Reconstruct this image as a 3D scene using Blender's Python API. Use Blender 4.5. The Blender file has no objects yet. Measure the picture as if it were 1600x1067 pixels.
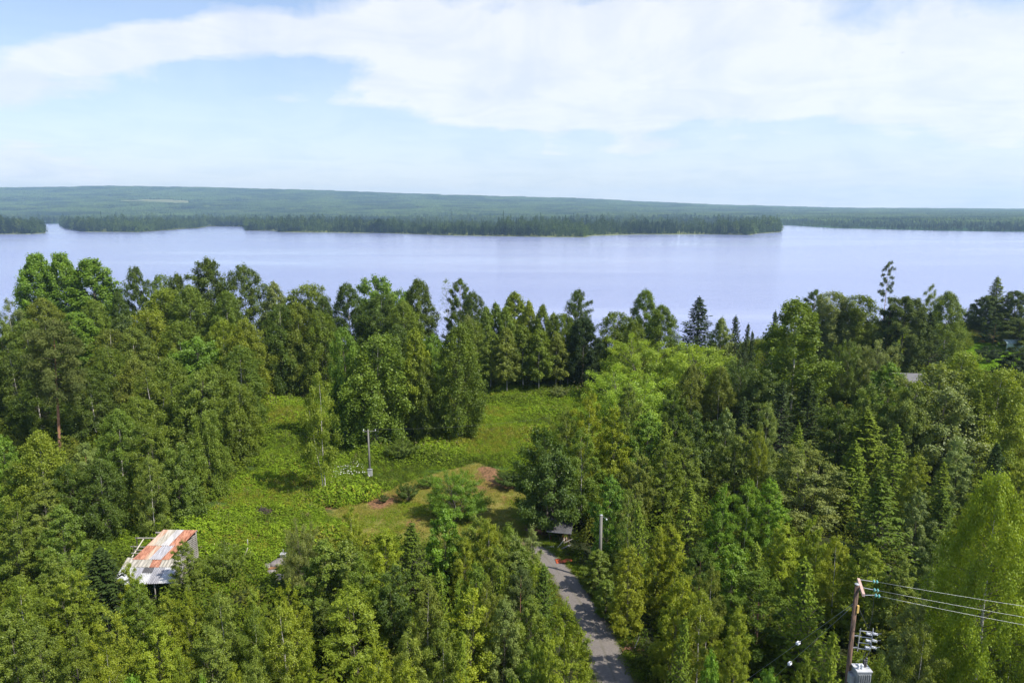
import bpy, math, random
import numpy as np
from mathutils import Vector
R = math.radians
scene = bpy.context.scene
COL = scene.collection
rng = np.random.default_rng(11)
random.seed(7)

# ------------------------------------------------------------------ camera
CAMZ = 38.0
PITCH = R(10.77)
FPX = 1067.0                      # focal length in pixels of the 1600 px wide photograph
cam_d = bpy.data.cameras.new('camera')
cam_d.sensor_width = 36.0
cam_d.lens = 24.0
cam_d.clip_start = 0.5
cam_d.clip_end = 60000
cam = bpy.data.objects.new('camera', cam_d)
cam.location = (0, 0, CAMZ)
cam.rotation_euler = (R(90) - PITCH, 0, 0)
COL.objects.link(cam)
scene.camera = cam

# ------------------------------------------------------------------ light
SUN_EL, SUN_AZ = R(51), R(116)     # azimuth measured from the view direction (+y) towards +x
sd = bpy.data.lights.new('sun', 'SUN')
sd.energy = 5.0
sd.angle = R(0.6)
sd.color = (1.0, 0.93, 0.82)
sun = bpy.data.objects.new('sun', sd)
sdir = Vector((math.sin(SUN_AZ)*math.cos(SUN_EL), math.cos(SUN_AZ)*math.cos(SUN_EL), math.sin(SUN_EL)))
sun.rotation_euler = sdir.to_track_quat('Z', 'Y').to_euler()
sun.location = (60, 20, 90)
COL.objects.link(sun)
scene.view_settings.view_transform = 'Standard'
scene.view_settings.look = 'None'
scene.view_settings.exposure = 0.56
scene.view_settings.gamma = 1.0
scene.view_settings.use_curve_mapping = False
scene.cycles.max_bounces = 7
scene.cycles.diffuse_bounces = 4
scene.cycles.glossy_bounces = 3
scene.cycles.transmission_bounces = 4
scene.cycles.volume_bounces = 1
scene.cycles.transparent_max_bounces = 4
scene.cycles.sample_clamp_indirect = 6.0
scene.cycles.use_denoising = True


class NT:
    """small helper round a node tree"""
    def __init__(self, tree):
        self.t = tree
        self.t.nodes.clear()

    def n(self, kind, **kw):
        nd = self.t.nodes.new(kind)
        for k, v in kw.items():
            if k.startswith('i_'):
                key = k[2:]
                key = int(key) if key.isdigit() else key.replace('_', ' ')
                nd.inputs[key].default_value = v
            else:
                setattr(nd, k, v)
        return nd

    def l(self, a, b):
        self.t.links.new(a, b)

    def m(self, op, a, b=None, c=None, clamp=False):
        nd = self.t.nodes.new('ShaderNodeMath')
        nd.operation = op
        nd.use_clamp = clamp
        for i, v in enumerate((a, b, c)):
            if v is None:
                continue
            if isinstance(v, (int, float)):
                nd.inputs[i].default_value = v
            else:
                self.t.links.new(v, nd.inputs[i])
        return nd.outputs[0]

    def mix(self, f, a, b, mode='MIX'):
        nd = self.t.nodes.new('ShaderNodeMix')
        nd.data_type = 'RGBA'
        nd.blend_type = mode
        for s, v in ((nd.inputs[0], f), (nd.inputs[6], a), (nd.inputs[7], b)):
            if isinstance(v, (int, float)):
                s.default_value = v
            elif isinstance(v, tuple):
                s.default_value = v if len(v) == 4 else v + (1,)
            else:
                self.t.links.new(v, s)
        return nd.outputs[2]

    def ramp(self, f, stops):
        nd = self.t.nodes.new('ShaderNodeValToRGB')
        e = nd.color_ramp.elements
        while len(e) < len(stops):
            e.new(0.5)
        for el, (p, c) in zip(e, stops):
            el.position = p
            el.color = (c, c, c, 1) if isinstance(c, (int, float)) else (c + (1,) if len(c) == 3 else c)
        self.t.links.new(f, nd.inputs[0])
        return nd.outputs[0]

    def noise(self, vec, scale, detail=4, rough=0.55, dist=0.0):
        nd = self.t.nodes.new('ShaderNodeTexNoise')
        nd.inputs['Scale'].default_value = scale
        nd.inputs['Detail'].default_value = detail
        nd.inputs['Roughness'].default_value = rough
        nd.inputs['Distortion'].default_value = dist
        if vec is not None:
            self.t.links.new(vec, nd.inputs['Vector'])
        return nd.outputs[0]


# ------------------------------------------------------------------ sky
world = bpy.data.worlds.new('World')
scene.world = world
world.use_nodes = True
w = NT(world.node_tree)
sky = w.n('ShaderNodeTexSky', sky_type='NISHITA')
sky.sun_disc = False
sky.sun_elevation = SUN_EL
sky.sun_rotation = SUN_AZ
sky.air_density = 1.0
sky.dust_density = 1.2
sky.ozone_density = 1.5
tc = w.n('ShaderNodeTexCoord')
nrm = w.n('ShaderNodeVectorMath', operation='NORMALIZE')
w.l(tc.outputs['Generated'], nrm.inputs[0])
sep = w.n('ShaderNodeSeparateXYZ')
w.l(nrm.outputs[0], sep.inputs[0])
X, Y, Z = sep.outputs
az = w.m('MULTIPLY', w.m('ARCTAN2', X, Y), 57.2958)
el = w.m('MULTIPLY', w.m('ARCSINE', Z), 57.2958)
zc = w.m('ADD', w.m('MAXIMUM', Z, 0.0), 0.11)
cv = w.n('ShaderNodeCombineXYZ')
w.l(w.m('DIVIDE', X, zc), cv.inputs[0])
w.l(w.m('DIVIDE', Y, zc), cv.inputs[1])
n1 = w.noise(cv.outputs[0], 0.9, 7, 0.55, 0.6)
n2 = w.noise(cv.outputs[0], 3.2, 7, 0.6, 0.3)
n3 = w.noise(nrm.outputs[0], 9.0, 8, 0.55, 0.4)
nn = w.m('ADD', w.m('ADD', w.m('MULTIPLY', n1, 0.35), w.m('MULTIPLY', n2, 0.3)), w.m('MULTIPLY', n3, 0.55))   # about 0.6


def blob(a, e, sa, se, amp, slope=0.0):
    da = w.m('SUBTRACT', az, a)
    de = w.m('SUBTRACT', w.m('SUBTRACT', el, e), w.m('MULTIPLY', da, slope))
    q = w.m('ADD', w.m('POWER', w.m('ABSOLUTE', w.m('DIVIDE', da, sa)), 2.0), w.m('POWER', w.m('ABSOLUTE', w.m('DIVIDE', de, se)), 2.0))
    return w.m('MULTIPLY', w.m('EXPONENT', w.m('MULTIPLY', q, -1.0)), amp)


def dirang(px, py):
    x = (px - 800)/FPX; v = (533.5 - py)/FPX
    c, s_ = math.cos(PITCH), math.sin(PITCH)
    dx, dy, dz = x, c + v*s_, v*c - s_
    return math.degrees(math.atan2(dx, dy)), math.degrees(math.atan2(dz, math.hypot(dx, dy)))


# the broad cloud banks: centre (as seen in the photograph), breadth, height, strength, tilt
banks = [(40, 115, 120, 42, .40, .12), (170, 80, 110, 30, .42, .16), (290, 62, 110, 32, .42, .16), (430, 58, 140, 34, .42, .1), (560, 62, 120, 45, .42, 0),
         (700, 70, 150, 70, .42, 0), (760, 130, 110, 45, .40, 0), (920, 50, 190, 60, .44, 0), (1120, 40, 200, 50, .38, 0), (860, 180, 150, 24, .44, 0),
         (1030, 150, 240, 40, .44, .05), (1330, 100, 260, 60, .42, 0), (1330, 160, 240, 40, .36, 0), (1540, 180, 180, 42, .44, 0), (950, 235, 230, 11, .32, .06), (1560, 60, 120, 50, .30, 0),
         (10, 165, 70, 40, .30, 0), (50, 250, 100, 30, .42, 0), (220, 284, 220, 14, .30, 0), (490, 158, 110, 9, .26, 0), (480, 208, 60, 10, .22, 0), (1100, 274, 220, 10, .22, 0),
         (110, 10, 260, 36, -.40, .1), (340, 105, 170, 22, -.25, .08), (480, 100, 120, 22, -.22, 0), (625, 92, 46, 13, -.26, 0), (1050, 70, 60, 9, -.30, -.1), (965, 92, 36, 6, -.30, -.1), (895, 5, 40, 14, -.2, 0),
         (250, 190, 260, 36, -.22, 0), (1250, 200, 90, 25, -.28, 0), (650, 230, 170, 26, -.20, 0), (1530, 104, 90, 8, -.24, 0), (1300, 290, 400, 25, -.12, 0)]
blobs = []
for (px_, py_, w_, h_, am_, sl_) in banks:
    a_, e_ = dirang(px_, py_)
    a2_, _e = dirang(px_ + w_, py_); _a, e2_ = dirang(px_, py_ - h_)
    blobs.append((a_, e_, abs(a2_-a_)*1.15, abs(e2_-e_)*1.25, am_, sl_*.9))
nn = w.m('ADD', w.m('MULTIPLY', w.m('SUBTRACT', nn, .6), 1.9), .6)
tot = nn
for b in blobs:
    tot = w.m('ADD', tot, blob(*b))
cloud = w.ramp(tot, [(0.60, 0.0), (0.79, .5), (1.10, 1.0)])
# thin milky air low over the horizon
milk = w.m('EXPONENT', w.m('MULTIPLY', w.m('MAXIMUM', el, 0.0), -0.13))
cloud2 = w.m('MAXIMUM', w.m('MULTIPLY', cloud, 0.84), w.m('ADD', w.m('MULTIPLY', milk, 0.85), 0.04))
greyn = w.ramp(w.m('ADD', w.m('MULTIPLY', w.noise(cv.outputs[0], 1.6, 7, 0.6, 0.8), .5), w.m('MULTIPLY', w.noise(nrm.outputs[0], 7.0, 7, 0.6, 0.6), .5)), [(0.40, (5.9, 6.2, 6.75)), (0.56, (7.05, 7.1, 7.3))])
skyc = w.mix(1.0, sky.outputs[0], (1.16, 1.22, 1.33), 'MULTIPLY')
col = w.mix(cloud2, skyc, greyn)
bg = w.n('ShaderNodeBackground', i_Strength=0.1)
w.l(col, bg.inputs['Color'])
wo = w.n('ShaderNodeOutputWorld')
w.l(bg.outputs[0], wo.inputs['Surface'])

# ------------------------------------------------------------------ terrain and placing helpers
LAKE = -8.0


def sstep(a, b, x):
    t = np.clip((x - a)/(b - a), 0, 1)
    return t*t*(3 - 2*t)


def gz(x, y):
    """height of the near ground"""
    x = np.asarray(x, float); y = np.asarray(y, float)
    near = 0.05*np.maximum(90 - y, 0)
    und = 0.35*np.sin(x*0.07 + 1)*np.cos(y*0.06) + 0.2*np.sin(x*0.19 + y*0.13)
    shore = 168 + 34*sstep(40, 110, x) + 26*sstep(105, 135, x)
    down = -10.5*sstep(shore, shore + 58, y)
    return near + und + down


def ray(px, py):
    x = (px - 800)/FPX; v = (533.5 - py)/FPX
    c, s = math.cos(PITCH), math.sin(PITCH)
    return np.array([x, c + v*s, v*c - s])


def at(px, py, d):
    """world point on the pixel's ray at forward distance d"""
    r = ray(px, py)
    return np.array([0, 0, CAMZ]) + r*(d/r[1])


def ground(px, py, lift=0.0):
    r = ray(px, py)
    lo, hi = 15.0, 700.0
    for d in np.arange(20, 700, 1.0):
        p = np.array([0, 0, CAMZ]) + r*(d/r[1])
        if p[2] < gz(p[0], p[1]) + lift:
            lo, hi = d - 1, d
            break
    for _ in range(20):
        m = (lo + hi)/2
        p = np.array([0, 0, CAMZ]) + r*(m/r[1])
        if p[2] < gz(p[0], p[1]) + lift:
            hi = m
        else:
            lo = m
    return np.array([0, 0, CAMZ]) + r*(hi/r[1])


def lakept(px, py):
    r = ray(px, py)
    k = (LAKE - CAMZ)/r[2]
    return np.array([0, 0, CAMZ]) + r*k


def mesh_np(name, verts, faces, nv, mats=(), attrs=None, smooth=False):
    """verts (N,3), faces flat index array with nv vertices per face"""
    me = bpy.data.meshes.new(name)
    verts = np.ascontiguousarray(verts, np.float32)
    faces = np.ascontiguousarray(faces, np.int32).ravel()
    nf = len(faces)//nv
    me.vertices.add(len(verts))
    me.vertices.foreach_set('co', verts.ravel())
    me.loops.add(len(faces))
    me.loops.foreach_set('vertex_index', faces)
    me.polygons.add(nf)
    me.polygons.foreach_set('loop_start', np.arange(nf, dtype=np.int32)*nv)
    me.polygons.foreach_set('loop_total', np.full(nf, nv, np.int32))
    if smooth:
        me.polygons.foreach_set('use_smooth', np.ones(nf, bool))
    for k, (dom, typ, arr) in (attrs or {}).items():
        a = me.attributes.new(k, typ, dom)
        a.data.foreach_set('color' if 'COLOR' in typ else 'vector' if typ == 'FLOAT_VECTOR' else 'value', np.ascontiguousarray(arr).ravel())
    for m in mats:
        me.materials.append(m)
    me.update(calc_edges=True)
    return me


def link(name, me, parent=None, label=None, cat=None, group=None, kind=None, loc=None, rz=None):
    o = bpy.data.objects.new(name, me)
    COL.objects.link(o)
    if parent is not None:
        o.parent = parent
    if label: o['label'] = label
    if cat: o['category'] = cat
    if group: o['group'] = group
    if kind: o['kind'] = kind
    if loc is not None: o.location = [float(v) for v in loc]
    if rz is not None: o.rotation_euler = (0, 0, rz)
    return o


class MB:
    """collects simple solids into one mesh"""
    def __init__(self):
        self.v, self.f = [], []

    def box(self, c, s, rot=None):
        b = len(self.v)
        for dx in (-.5, .5):
            for dy in (-.5, .5):
                for dz in (-.5, .5):
                    p = Vector((dx*s[0], dy*s[1], dz*s[2]))
                    if rot is not None:
                        p = rot @ p
                    self.v.append((c[0]+p.x, c[1]+p.y, c[2]+p.z))
        for q in ((0, 1, 3, 2), (4, 6, 7, 5), (0, 4, 5, 1), (2, 3, 7, 6), (0, 2, 6, 4), (1, 5, 7, 3)):
            self.f.append(tuple(b+i for i in q))
        return self

    def bar(self, a, b, w, h=None):
        a, b = Vector(a), Vector(b)
        q = (b - a).to_track_quat('Z', 'Y').to_matrix()
        return self.box((a+b)/2, (w, h or w, (b-a).length), q)

    def tube(self, pts, rad, n=8, cap=True):
        pts = [Vector(p) for p in pts]
        if not hasattr(rad, '__len__'):
            rad = [rad]*len(pts)
        b = len(self.v)
        for i, p in enumerate(pts):
            d = (pts[min(i+1, len(pts)-1)] - pts[max(i-1, 0)]).normalized()
            q = d.to_track_quat('Z', 'Y').to_matrix()
            for k in range(n):
                a = 2*math.pi*k/n
                self.v.append(tuple(p + q @ Vector((math.cos(a)*rad[i], math.sin(a)*rad[i], 0))))
        for i in range(len(pts)-1):
            for k in range(n):
                self.f.append((b+i*n+k, b+i*n+(k+1) % n, b+(i+1)*n+(k+1) % n, b+(i+1)*n+k))
        if cap:
            self.f.append(tuple(b+k for k in range(n))[::-1])
            self.f.append(tuple(b+(len(pts)-1)*n+k for k in range(n)))
        return self

    def lathe(self, c, prof, n=12, axis=None):
        """prof: (radius, height) pairs along axis"""
        q = (Vector(axis) if axis is not None else Vector((0, 0, 1))).normalized().to_track_quat('Z', 'Y').to_matrix()
        b = len(self.v)
        c = Vector(c)
        for r_, h_ in prof:
            for k in range(n):
                a = 2*math.pi*k/n
                self.v.append(tuple(c + q @ Vector((r_*math.cos(a), r_*math.sin(a), h_))))
        for i in range(len(prof)-1):
            for k in range(n):
                self.f.append((b+i*n+k, b+i*n+(k+1) % n, b+(i+1)*n+(k+1) % n, b+(i+1)*n+k))
        self.f.append(tuple(b+k for k in range(n))[::-1])
        self.f.append(tuple(b+(len(prof)-1)*n+k for k in range(n)))
        return self

    def mesh(self, name, mat, smooth=False):
        me = bpy.data.meshes.new(name)
        me.from_pydata([tuple(float(x) for x in v) for v in self.v], [], self.f)
        me.materials.append(mat)
        if smooth:
            for p in me.polygons:
                p.use_smooth = True
        me.update()
        return me

    def build(self, name, mat, parent=None, smooth=False, **kw):
        return link(name, self.mesh(name, mat, smooth), parent, **kw)


def empty(name, loc, label=None, cat=None, group=None, rz=0.0):
    o = bpy.data.objects.new(name, None)
    o.empty_display_size = 0.5
    COL.objects.link(o)
    o.location = [float(v) for v in loc]
    o.rotation_euler = (0, 0, rz)
    if label: o['label'] = label
    if cat: o['category'] = cat
    if group: o['group'] = group
    return o


# ------------------------------------------------------------------ materials
def new_mat(name):
    m = bpy.data.materials.new(name)
    m.use_nodes = True
    return m, NT(m.node_tree)


def out(t, sh):
    o = t.n('ShaderNodeOutputMaterial')
    t.l(sh, o.inputs['Surface'])
    return o


def simple(name, colr, rough=0.7, var=0.25, scale=6.0, metal=0.0, bump=0.15, spec=0.4, streak=None, c2=None):
    m, t = new_mat(name)
    tcn = t.n('ShaderNodeTexCoord')
    vec = tcn.outputs['Object']
    if streak:
        mp = t.n('ShaderNodeMapping')
        mp.inputs['Scale'].default_value = streak
        t.l(vec, mp.inputs[0])
        vec = mp.outputs[0]
    n = t.noise(vec, scale, 6, 0.6)
    a = tuple(c*(1-var) for c in colr)
    b = c2 or tuple(min(1, c*(1+var)) for c in colr)
    c = t.mix(t.ramp(n, [(0.35, 0.0), (0.65, 1.0)]), a, b)
    p = t.n('ShaderNodeBsdfPrincipled')
    t.l(c, p.inputs['Base Color'])
    p.inputs['Roughness'].default_value = rough
    p.inputs['Metallic'].default_value = metal
    p.inputs['Specular IOR Level'].default_value = spec
    if bump:
        bn = t.n('ShaderNodeBump', i_Strength=bump, i_Distance=0.03)
        t.l(t.noise(vec, scale*4, 5, 0.6), bn.inputs['Height'])
        t.l(bn.outputs[0], p.inputs['Normal'])
    out(t, p.outputs[0])
    return m


def leaf_mat(name, trans=0.35, tipcol=(0.235, 0.26, 0.014), gloss=0.02, rough=0.5):
    m, t = new_mat(name)
    oi = t.n('ShaderNodeObjectInfo')
    av = t.n('ShaderNodeAttribute', attribute_name='shade')
    at_ = t.n('ShaderNodeAttribute', attribute_name='tip')
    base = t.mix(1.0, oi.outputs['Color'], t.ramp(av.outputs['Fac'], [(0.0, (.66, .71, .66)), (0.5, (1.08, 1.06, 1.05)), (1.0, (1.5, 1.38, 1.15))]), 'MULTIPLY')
    f = t.m('MULTIPLY', at_.outputs['Fac'], oi.outputs['Alpha'], clamp=True)
    c = t.mix(f, base, tipcol)
    d = t.n('ShaderNodeBsdfDiffuse')
    t.l(c, d.inputs[0])
    tr = t.n('ShaderNodeBsdfTranslucent')
    t.l(t.mix(1.0, c, (1.5, 1.45, 0.5), 'MULTIPLY'), tr.inputs[0])
    gl = t.n('ShaderNodeBsdfGlossy')
    gl.inputs['Roughness'].default_value = rough
    gl.inputs['Color'].default_value = (.8, .85, .8, 1)
    m1 = t.n('ShaderNodeMixShader', i_0=trans)
    t.l(d.outputs[0], m1.inputs[1]); t.l(tr.outputs[0], m1.inputs[2])
    m2 = t.n('ShaderNodeMixShader', i_0=gloss)
    t.l(m1.outputs[0], m2.inputs[1]); t.l(gl.outputs[0], m2.inputs[2])
    out(t, m2.outputs[0])
    return m


M = {}
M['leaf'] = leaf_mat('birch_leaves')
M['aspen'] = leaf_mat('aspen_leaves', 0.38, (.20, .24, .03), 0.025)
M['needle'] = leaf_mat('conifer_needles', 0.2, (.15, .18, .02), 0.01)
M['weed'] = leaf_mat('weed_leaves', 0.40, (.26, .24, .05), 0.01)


def bark(name, a, b, thr=0.5, stretch=(3, 3, 1.2), zfade=None):
    m, t = new_mat(name)
    tcn = t.n('ShaderNodeTexCoord')
    mp = t.n('ShaderNodeMapping')
    mp.inputs['Scale'].default_value = stretch
    t.l(tcn.outputs['Object'], mp.inputs[0])
    n = t.noise(mp.outputs[0], 2.2, 6, 0.65)
    c = t.mix(t.ramp(n, [(thr-0.06, 0.0), (thr+0.06, 1.0)]), a, b)
    if zfade:
        s = t.n('ShaderNodeSeparateXYZ')
        t.l(tcn.outputs['Object'], s.inputs[0])
        f = t.m('DIVIDE', s.outputs[2], zfade[1], clamp=True)
        c = t.mix(f, zfade[0], c)
    p = t.n('ShaderNodeBsdfPrincipled')
    t.l(c, p.inputs['Base Color'])
    p.inputs['Roughness'].default_value = 0.85
    bn = t.n('ShaderNodeBump', i_Strength=0.5, i_Distance=0.04)
    t.l(n, bn.inputs['Height']); t.l(bn.outputs[0], p.inputs['Normal'])
    out(t, p.outputs[0])
    return m


M['birch_bark'] = bark('birch_bark', (.10, .09, .08), (.58, .55, .50), 0.44, (2.5, 2.5, 5))
M['pine_bark'] = bark('pine_bark', (.27, .12, .06), (.44, .22, .12), 0.5, (3, 3, .8), ((.16, .11, .08), 7.0))
M['grey_bark'] = bark('grey_bark', (.07, .06, .05), (.19, .17, .14), 0.5)

M['limb'] = bark('limb_bark', (.055, .045, .035), (.13, .115, .095), 0.5)

# ------------------------------------------------------------------ trees
def unit(a):
    return a/np.maximum(np.linalg.norm(a, axis=-1, keepdims=True), 1e-6)


def leaf_quads(pos, nrm_, axis, L, W):
    """rhombus leaves: pos (N,3), normal, long axis, length, width"""
    axis = unit(axis - (axis*nrm_).sum(1, keepdims=True)*nrm_)
    side = np.cross(nrm_, axis)
    L = np.broadcast_to(L, (len(pos),))[:, None]; W = np.broadcast_to(W, (len(pos),))[:, None]
    a = pos + axis*L*.5
    b = pos + side*W*.5 + axis*L*.05
    c = pos - axis*L*.5
    d = pos - side*W*.5 + axis*L*.05
    v = np.stack([a, b, c, d], 1).reshape(-1, 3)
    return v


def tubes(paths, n=5):
    V, F = [], []
    base = 0
    ang = np.arange(n)*2*math.pi/n
    for pts, rad in [p_[:2] for p_ in paths]:
        pts = np.asarray(pts, float); rad = np.asarray(rad, float)
        k = len(pts)
        d = unit(np.gradient(pts, axis=0))
        ref = np.where(np.abs(d[:, 2:3]) > .9, np.array([[1., 0, 0]]), np.array([[0, 0, 1.]]))
        u = unit(np.cross(d, ref)); v = np.cross(d, u)
        ring = pts[:, None] + rad[:, None, None]*(np.cos(ang)[None, :, None]*u[:, None] + np.sin(ang)[None, :, None]*v[:, None])
        V.append(ring.reshape(-1, 3))
        i = np.arange(k-1)[:, None]*n; j = np.arange(n)[None]
        j2 = (j+1) % n
        F.append((np.stack([i+j, i+j2, i+n+j2, i+n+j], -1).reshape(-1, 4)) + base)
        base += k*n
    return np.concatenate(V), np.concatenate(F)


TEMPL = {}


def finish(key, pos, nrm_, axis, L, W, shade, tip, paths, H, Wd, leafm, barkm, nstem=1):
    v = leaf_quads(pos, nrm_, axis, L, W)
    f = np.arange(len(v))
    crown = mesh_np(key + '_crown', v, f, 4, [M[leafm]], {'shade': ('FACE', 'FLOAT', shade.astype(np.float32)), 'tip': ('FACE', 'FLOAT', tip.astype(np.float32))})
    tv, tf = tubes(paths)
    trunk = mesh_np(key + '_trunk', tv, tf, 4, [M[barkm], M['limb']], smooth=True)
    order = [i for i, p_ in enumerate(paths) if len(p_) > 2]
    mi = []
    for p_ in paths:
        mi += [0 if len(p_) > 2 else 1]*((len(p_[0])-1)*5)
    trunk.polygons.foreach_set('material_index', np.array(mi, np.int32))
    rad_ = np.hypot(pos[:, 0], pos[:, 1])
    TEMPL[key] = (trunk, crown, float(np.percentile(pos[:, 2], 99.9)), float(2*np.percentile(rad_, 96)))


def broadleaf(key, seed, H, Wd, cb=0.15, prof=None, nb=60, tw=9, twl=1.1, clump=0.35, n=30000, leaf=0.22, lw=0.6,
              asc=0.5, droop=0.35, hang=0.0, outn=0.7, stems=1, lean=0.0, leafm='leaf', barkm='birch_bark', tr=0.13, inner=0.35,
              sub=0.0, axis_mode='rand', top=0.9, lump=0.18, wide=1.12, zc=.75, upn=.45):
    r = np.random.default_rng(seed)
    prof = prof or (lambda t: math.sin(math.pi*min(1, (t*.82+.18)))**.75)
    paths = []
    S, E, BR, LD = [], [], [], []
    for s in range(stems):
        a0 = r.random()*6.28
        off = np.array([math.cos(a0), math.sin(a0), 0])*(0.0 if stems == 1 else Wd*.10)
        hh = H*(1.0 if s == 0 else r.uniform(.72, .95))
        k = 9
        zz = np.linspace(0, hh, k)
        wob = np.cumsum(r.normal(0, (.004 if 'pine' in key else .012)*H/k*2, (k, 2)), 0)
        tp = np.zeros((k, 3)); tp[:, 2] = zz
        tp[:, :2] = wob - wob[0]
        tp += off*(0.25 + 1.6*(zz/hh))[:, None] if stems > 1 else 0
        tp[:, 0] += lean*(zz/hh)**1.5*H
        rad = tr*(1 - zz/hh*.93)*(1 if stems == 1 else .75)
        paths.append((tp, rad, 1))
        interp = lambda z: np.array([np.interp(z, zz, tp[:, 0]), np.interp(z, zz, tp[:, 1]), z])
        nbs = nb//stems
        ph = r.random(3)*6.28
        for i in range(nbs):
            t = (i + r.random())/nbs
            z = (cb + t*(1-cb)*0.98)*hh
            azm = i*2.39996 + r.uniform(-.4, .4)
            az_f = 1 + lump*math.sin(2*azm + ph[0] + 2.2*t) + lump*.7*math.sin(5*t*3 + ph[1] + azm)
            Rr = Wd/2*prof(t)*az_f*r.uniform(.72, wide)*(0.8 if stems > 1 else 1)
            dirn = np.array([math.cos(azm), math.sin(azm), 0])
            rise = (asc*1.25 - droop)*Rr
            st = interp(max(z - rise, hh*cb*.6))
            st[2] = max(z - rise, hh*cb*.6)
            q = np.linspace(0, 1, 5)[:, None]
            bp = st + dirn*Rr*q + np.array([0, 0, 1])*(asc*1.25*q - droop*q*q)*Rr
            paths.append((bp, np.linspace(max(.012, tr*.30*(1-t*.7)), .008, 5)))
            nt = max(2, int(tw*(.4 + Rr/(Wd/2))))
            ss = inner + (1-inner)*np.sqrt(r.random(nt))
            ss[0] = 1
            p0 = np.stack([np.interp(ss, q[:, 0], bp[:, c]) for c in range(3)], 1)
            td = unit(dirn*r.uniform(.2, 1, (nt, 1)) + r.normal(0, .55, (nt, 3)) + np.array([0, 0, .35*asc]))
            tl = twl*r.uniform(.5, 1.15, (nt, 1))*(0.55 + .45*(1-t))
            p1 = p0 + td*tl
            p1[:, 2] -= hang*tl[:, 0]*r.uniform(.3, 1.0, nt)
            S.append(p0); E.append(p1); BR.append(np.full(nt, r.random())); LD.append(np.full(nt, t) + .0)
        # leader twigs
        nt = 6
        p0 = np.repeat(interp(hh*.93)[None], nt, 0); p0[:, 2] += r.random(nt)*hh*.05
        p1 = p0 + unit(r.normal(0, .35, (nt, 3)) + np.array([0, 0, 1]))*twl*top*r.uniform(.6, 1, (nt, 1))
        S.append(p0); E.append(p1); BR.append(r.random(nt)); LD.append(np.ones(nt))
    S = np.concatenate(S); E = np.concatenate(E); BR = np.concatenate(BR); LD = np.concatenate(LD)
    idx = r.integers(0, len(S), n)
    u = r.random(n)**.8
    g = r.normal(0, 1, (n, 3))
    pos = S[idx] + (E[idx]-S[idx])*u[:, None] + g*clump*np.array([1, 1, zc])*(1.1 - .45*u)[:, None]
    if hang > 0:
        pos[:, 2] -= np.abs(r.normal(0, 1, n))*hang*.45*twl
    pos[:, 2] = np.maximum(pos[:, 2], .25)
    cen = (S+E)[idx]/2
    # stems lean: axis normal
    ax = np.zeros_like(pos); ax[:, 2] = pos[:, 2]
    outw = unit(pos*[1, 1, 0] + 1e-3)
    nr = unit(unit(pos - cen)*.55*outn + outw*.65*outn + np.array([0, 0, upn]) + r.normal(0, .55, (n, 3)))
    if axis_mode == 'hang':
        axs = unit(r.normal(0, .45, (n, 3)) + np.array([0, 0, -1.0]))
    else:
        axs = unit(r.normal(0, 1, (n, 3)) + outw*.5)
    L = leaf*r.uniform(.65, 1.3, n)
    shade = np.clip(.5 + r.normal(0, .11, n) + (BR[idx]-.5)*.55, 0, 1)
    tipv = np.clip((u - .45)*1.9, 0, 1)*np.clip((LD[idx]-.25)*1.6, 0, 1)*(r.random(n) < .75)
    finish(key, pos, nr, axs, L, L*lw, shade, tipv, paths, H, Wd, leafm, barkm)


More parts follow.
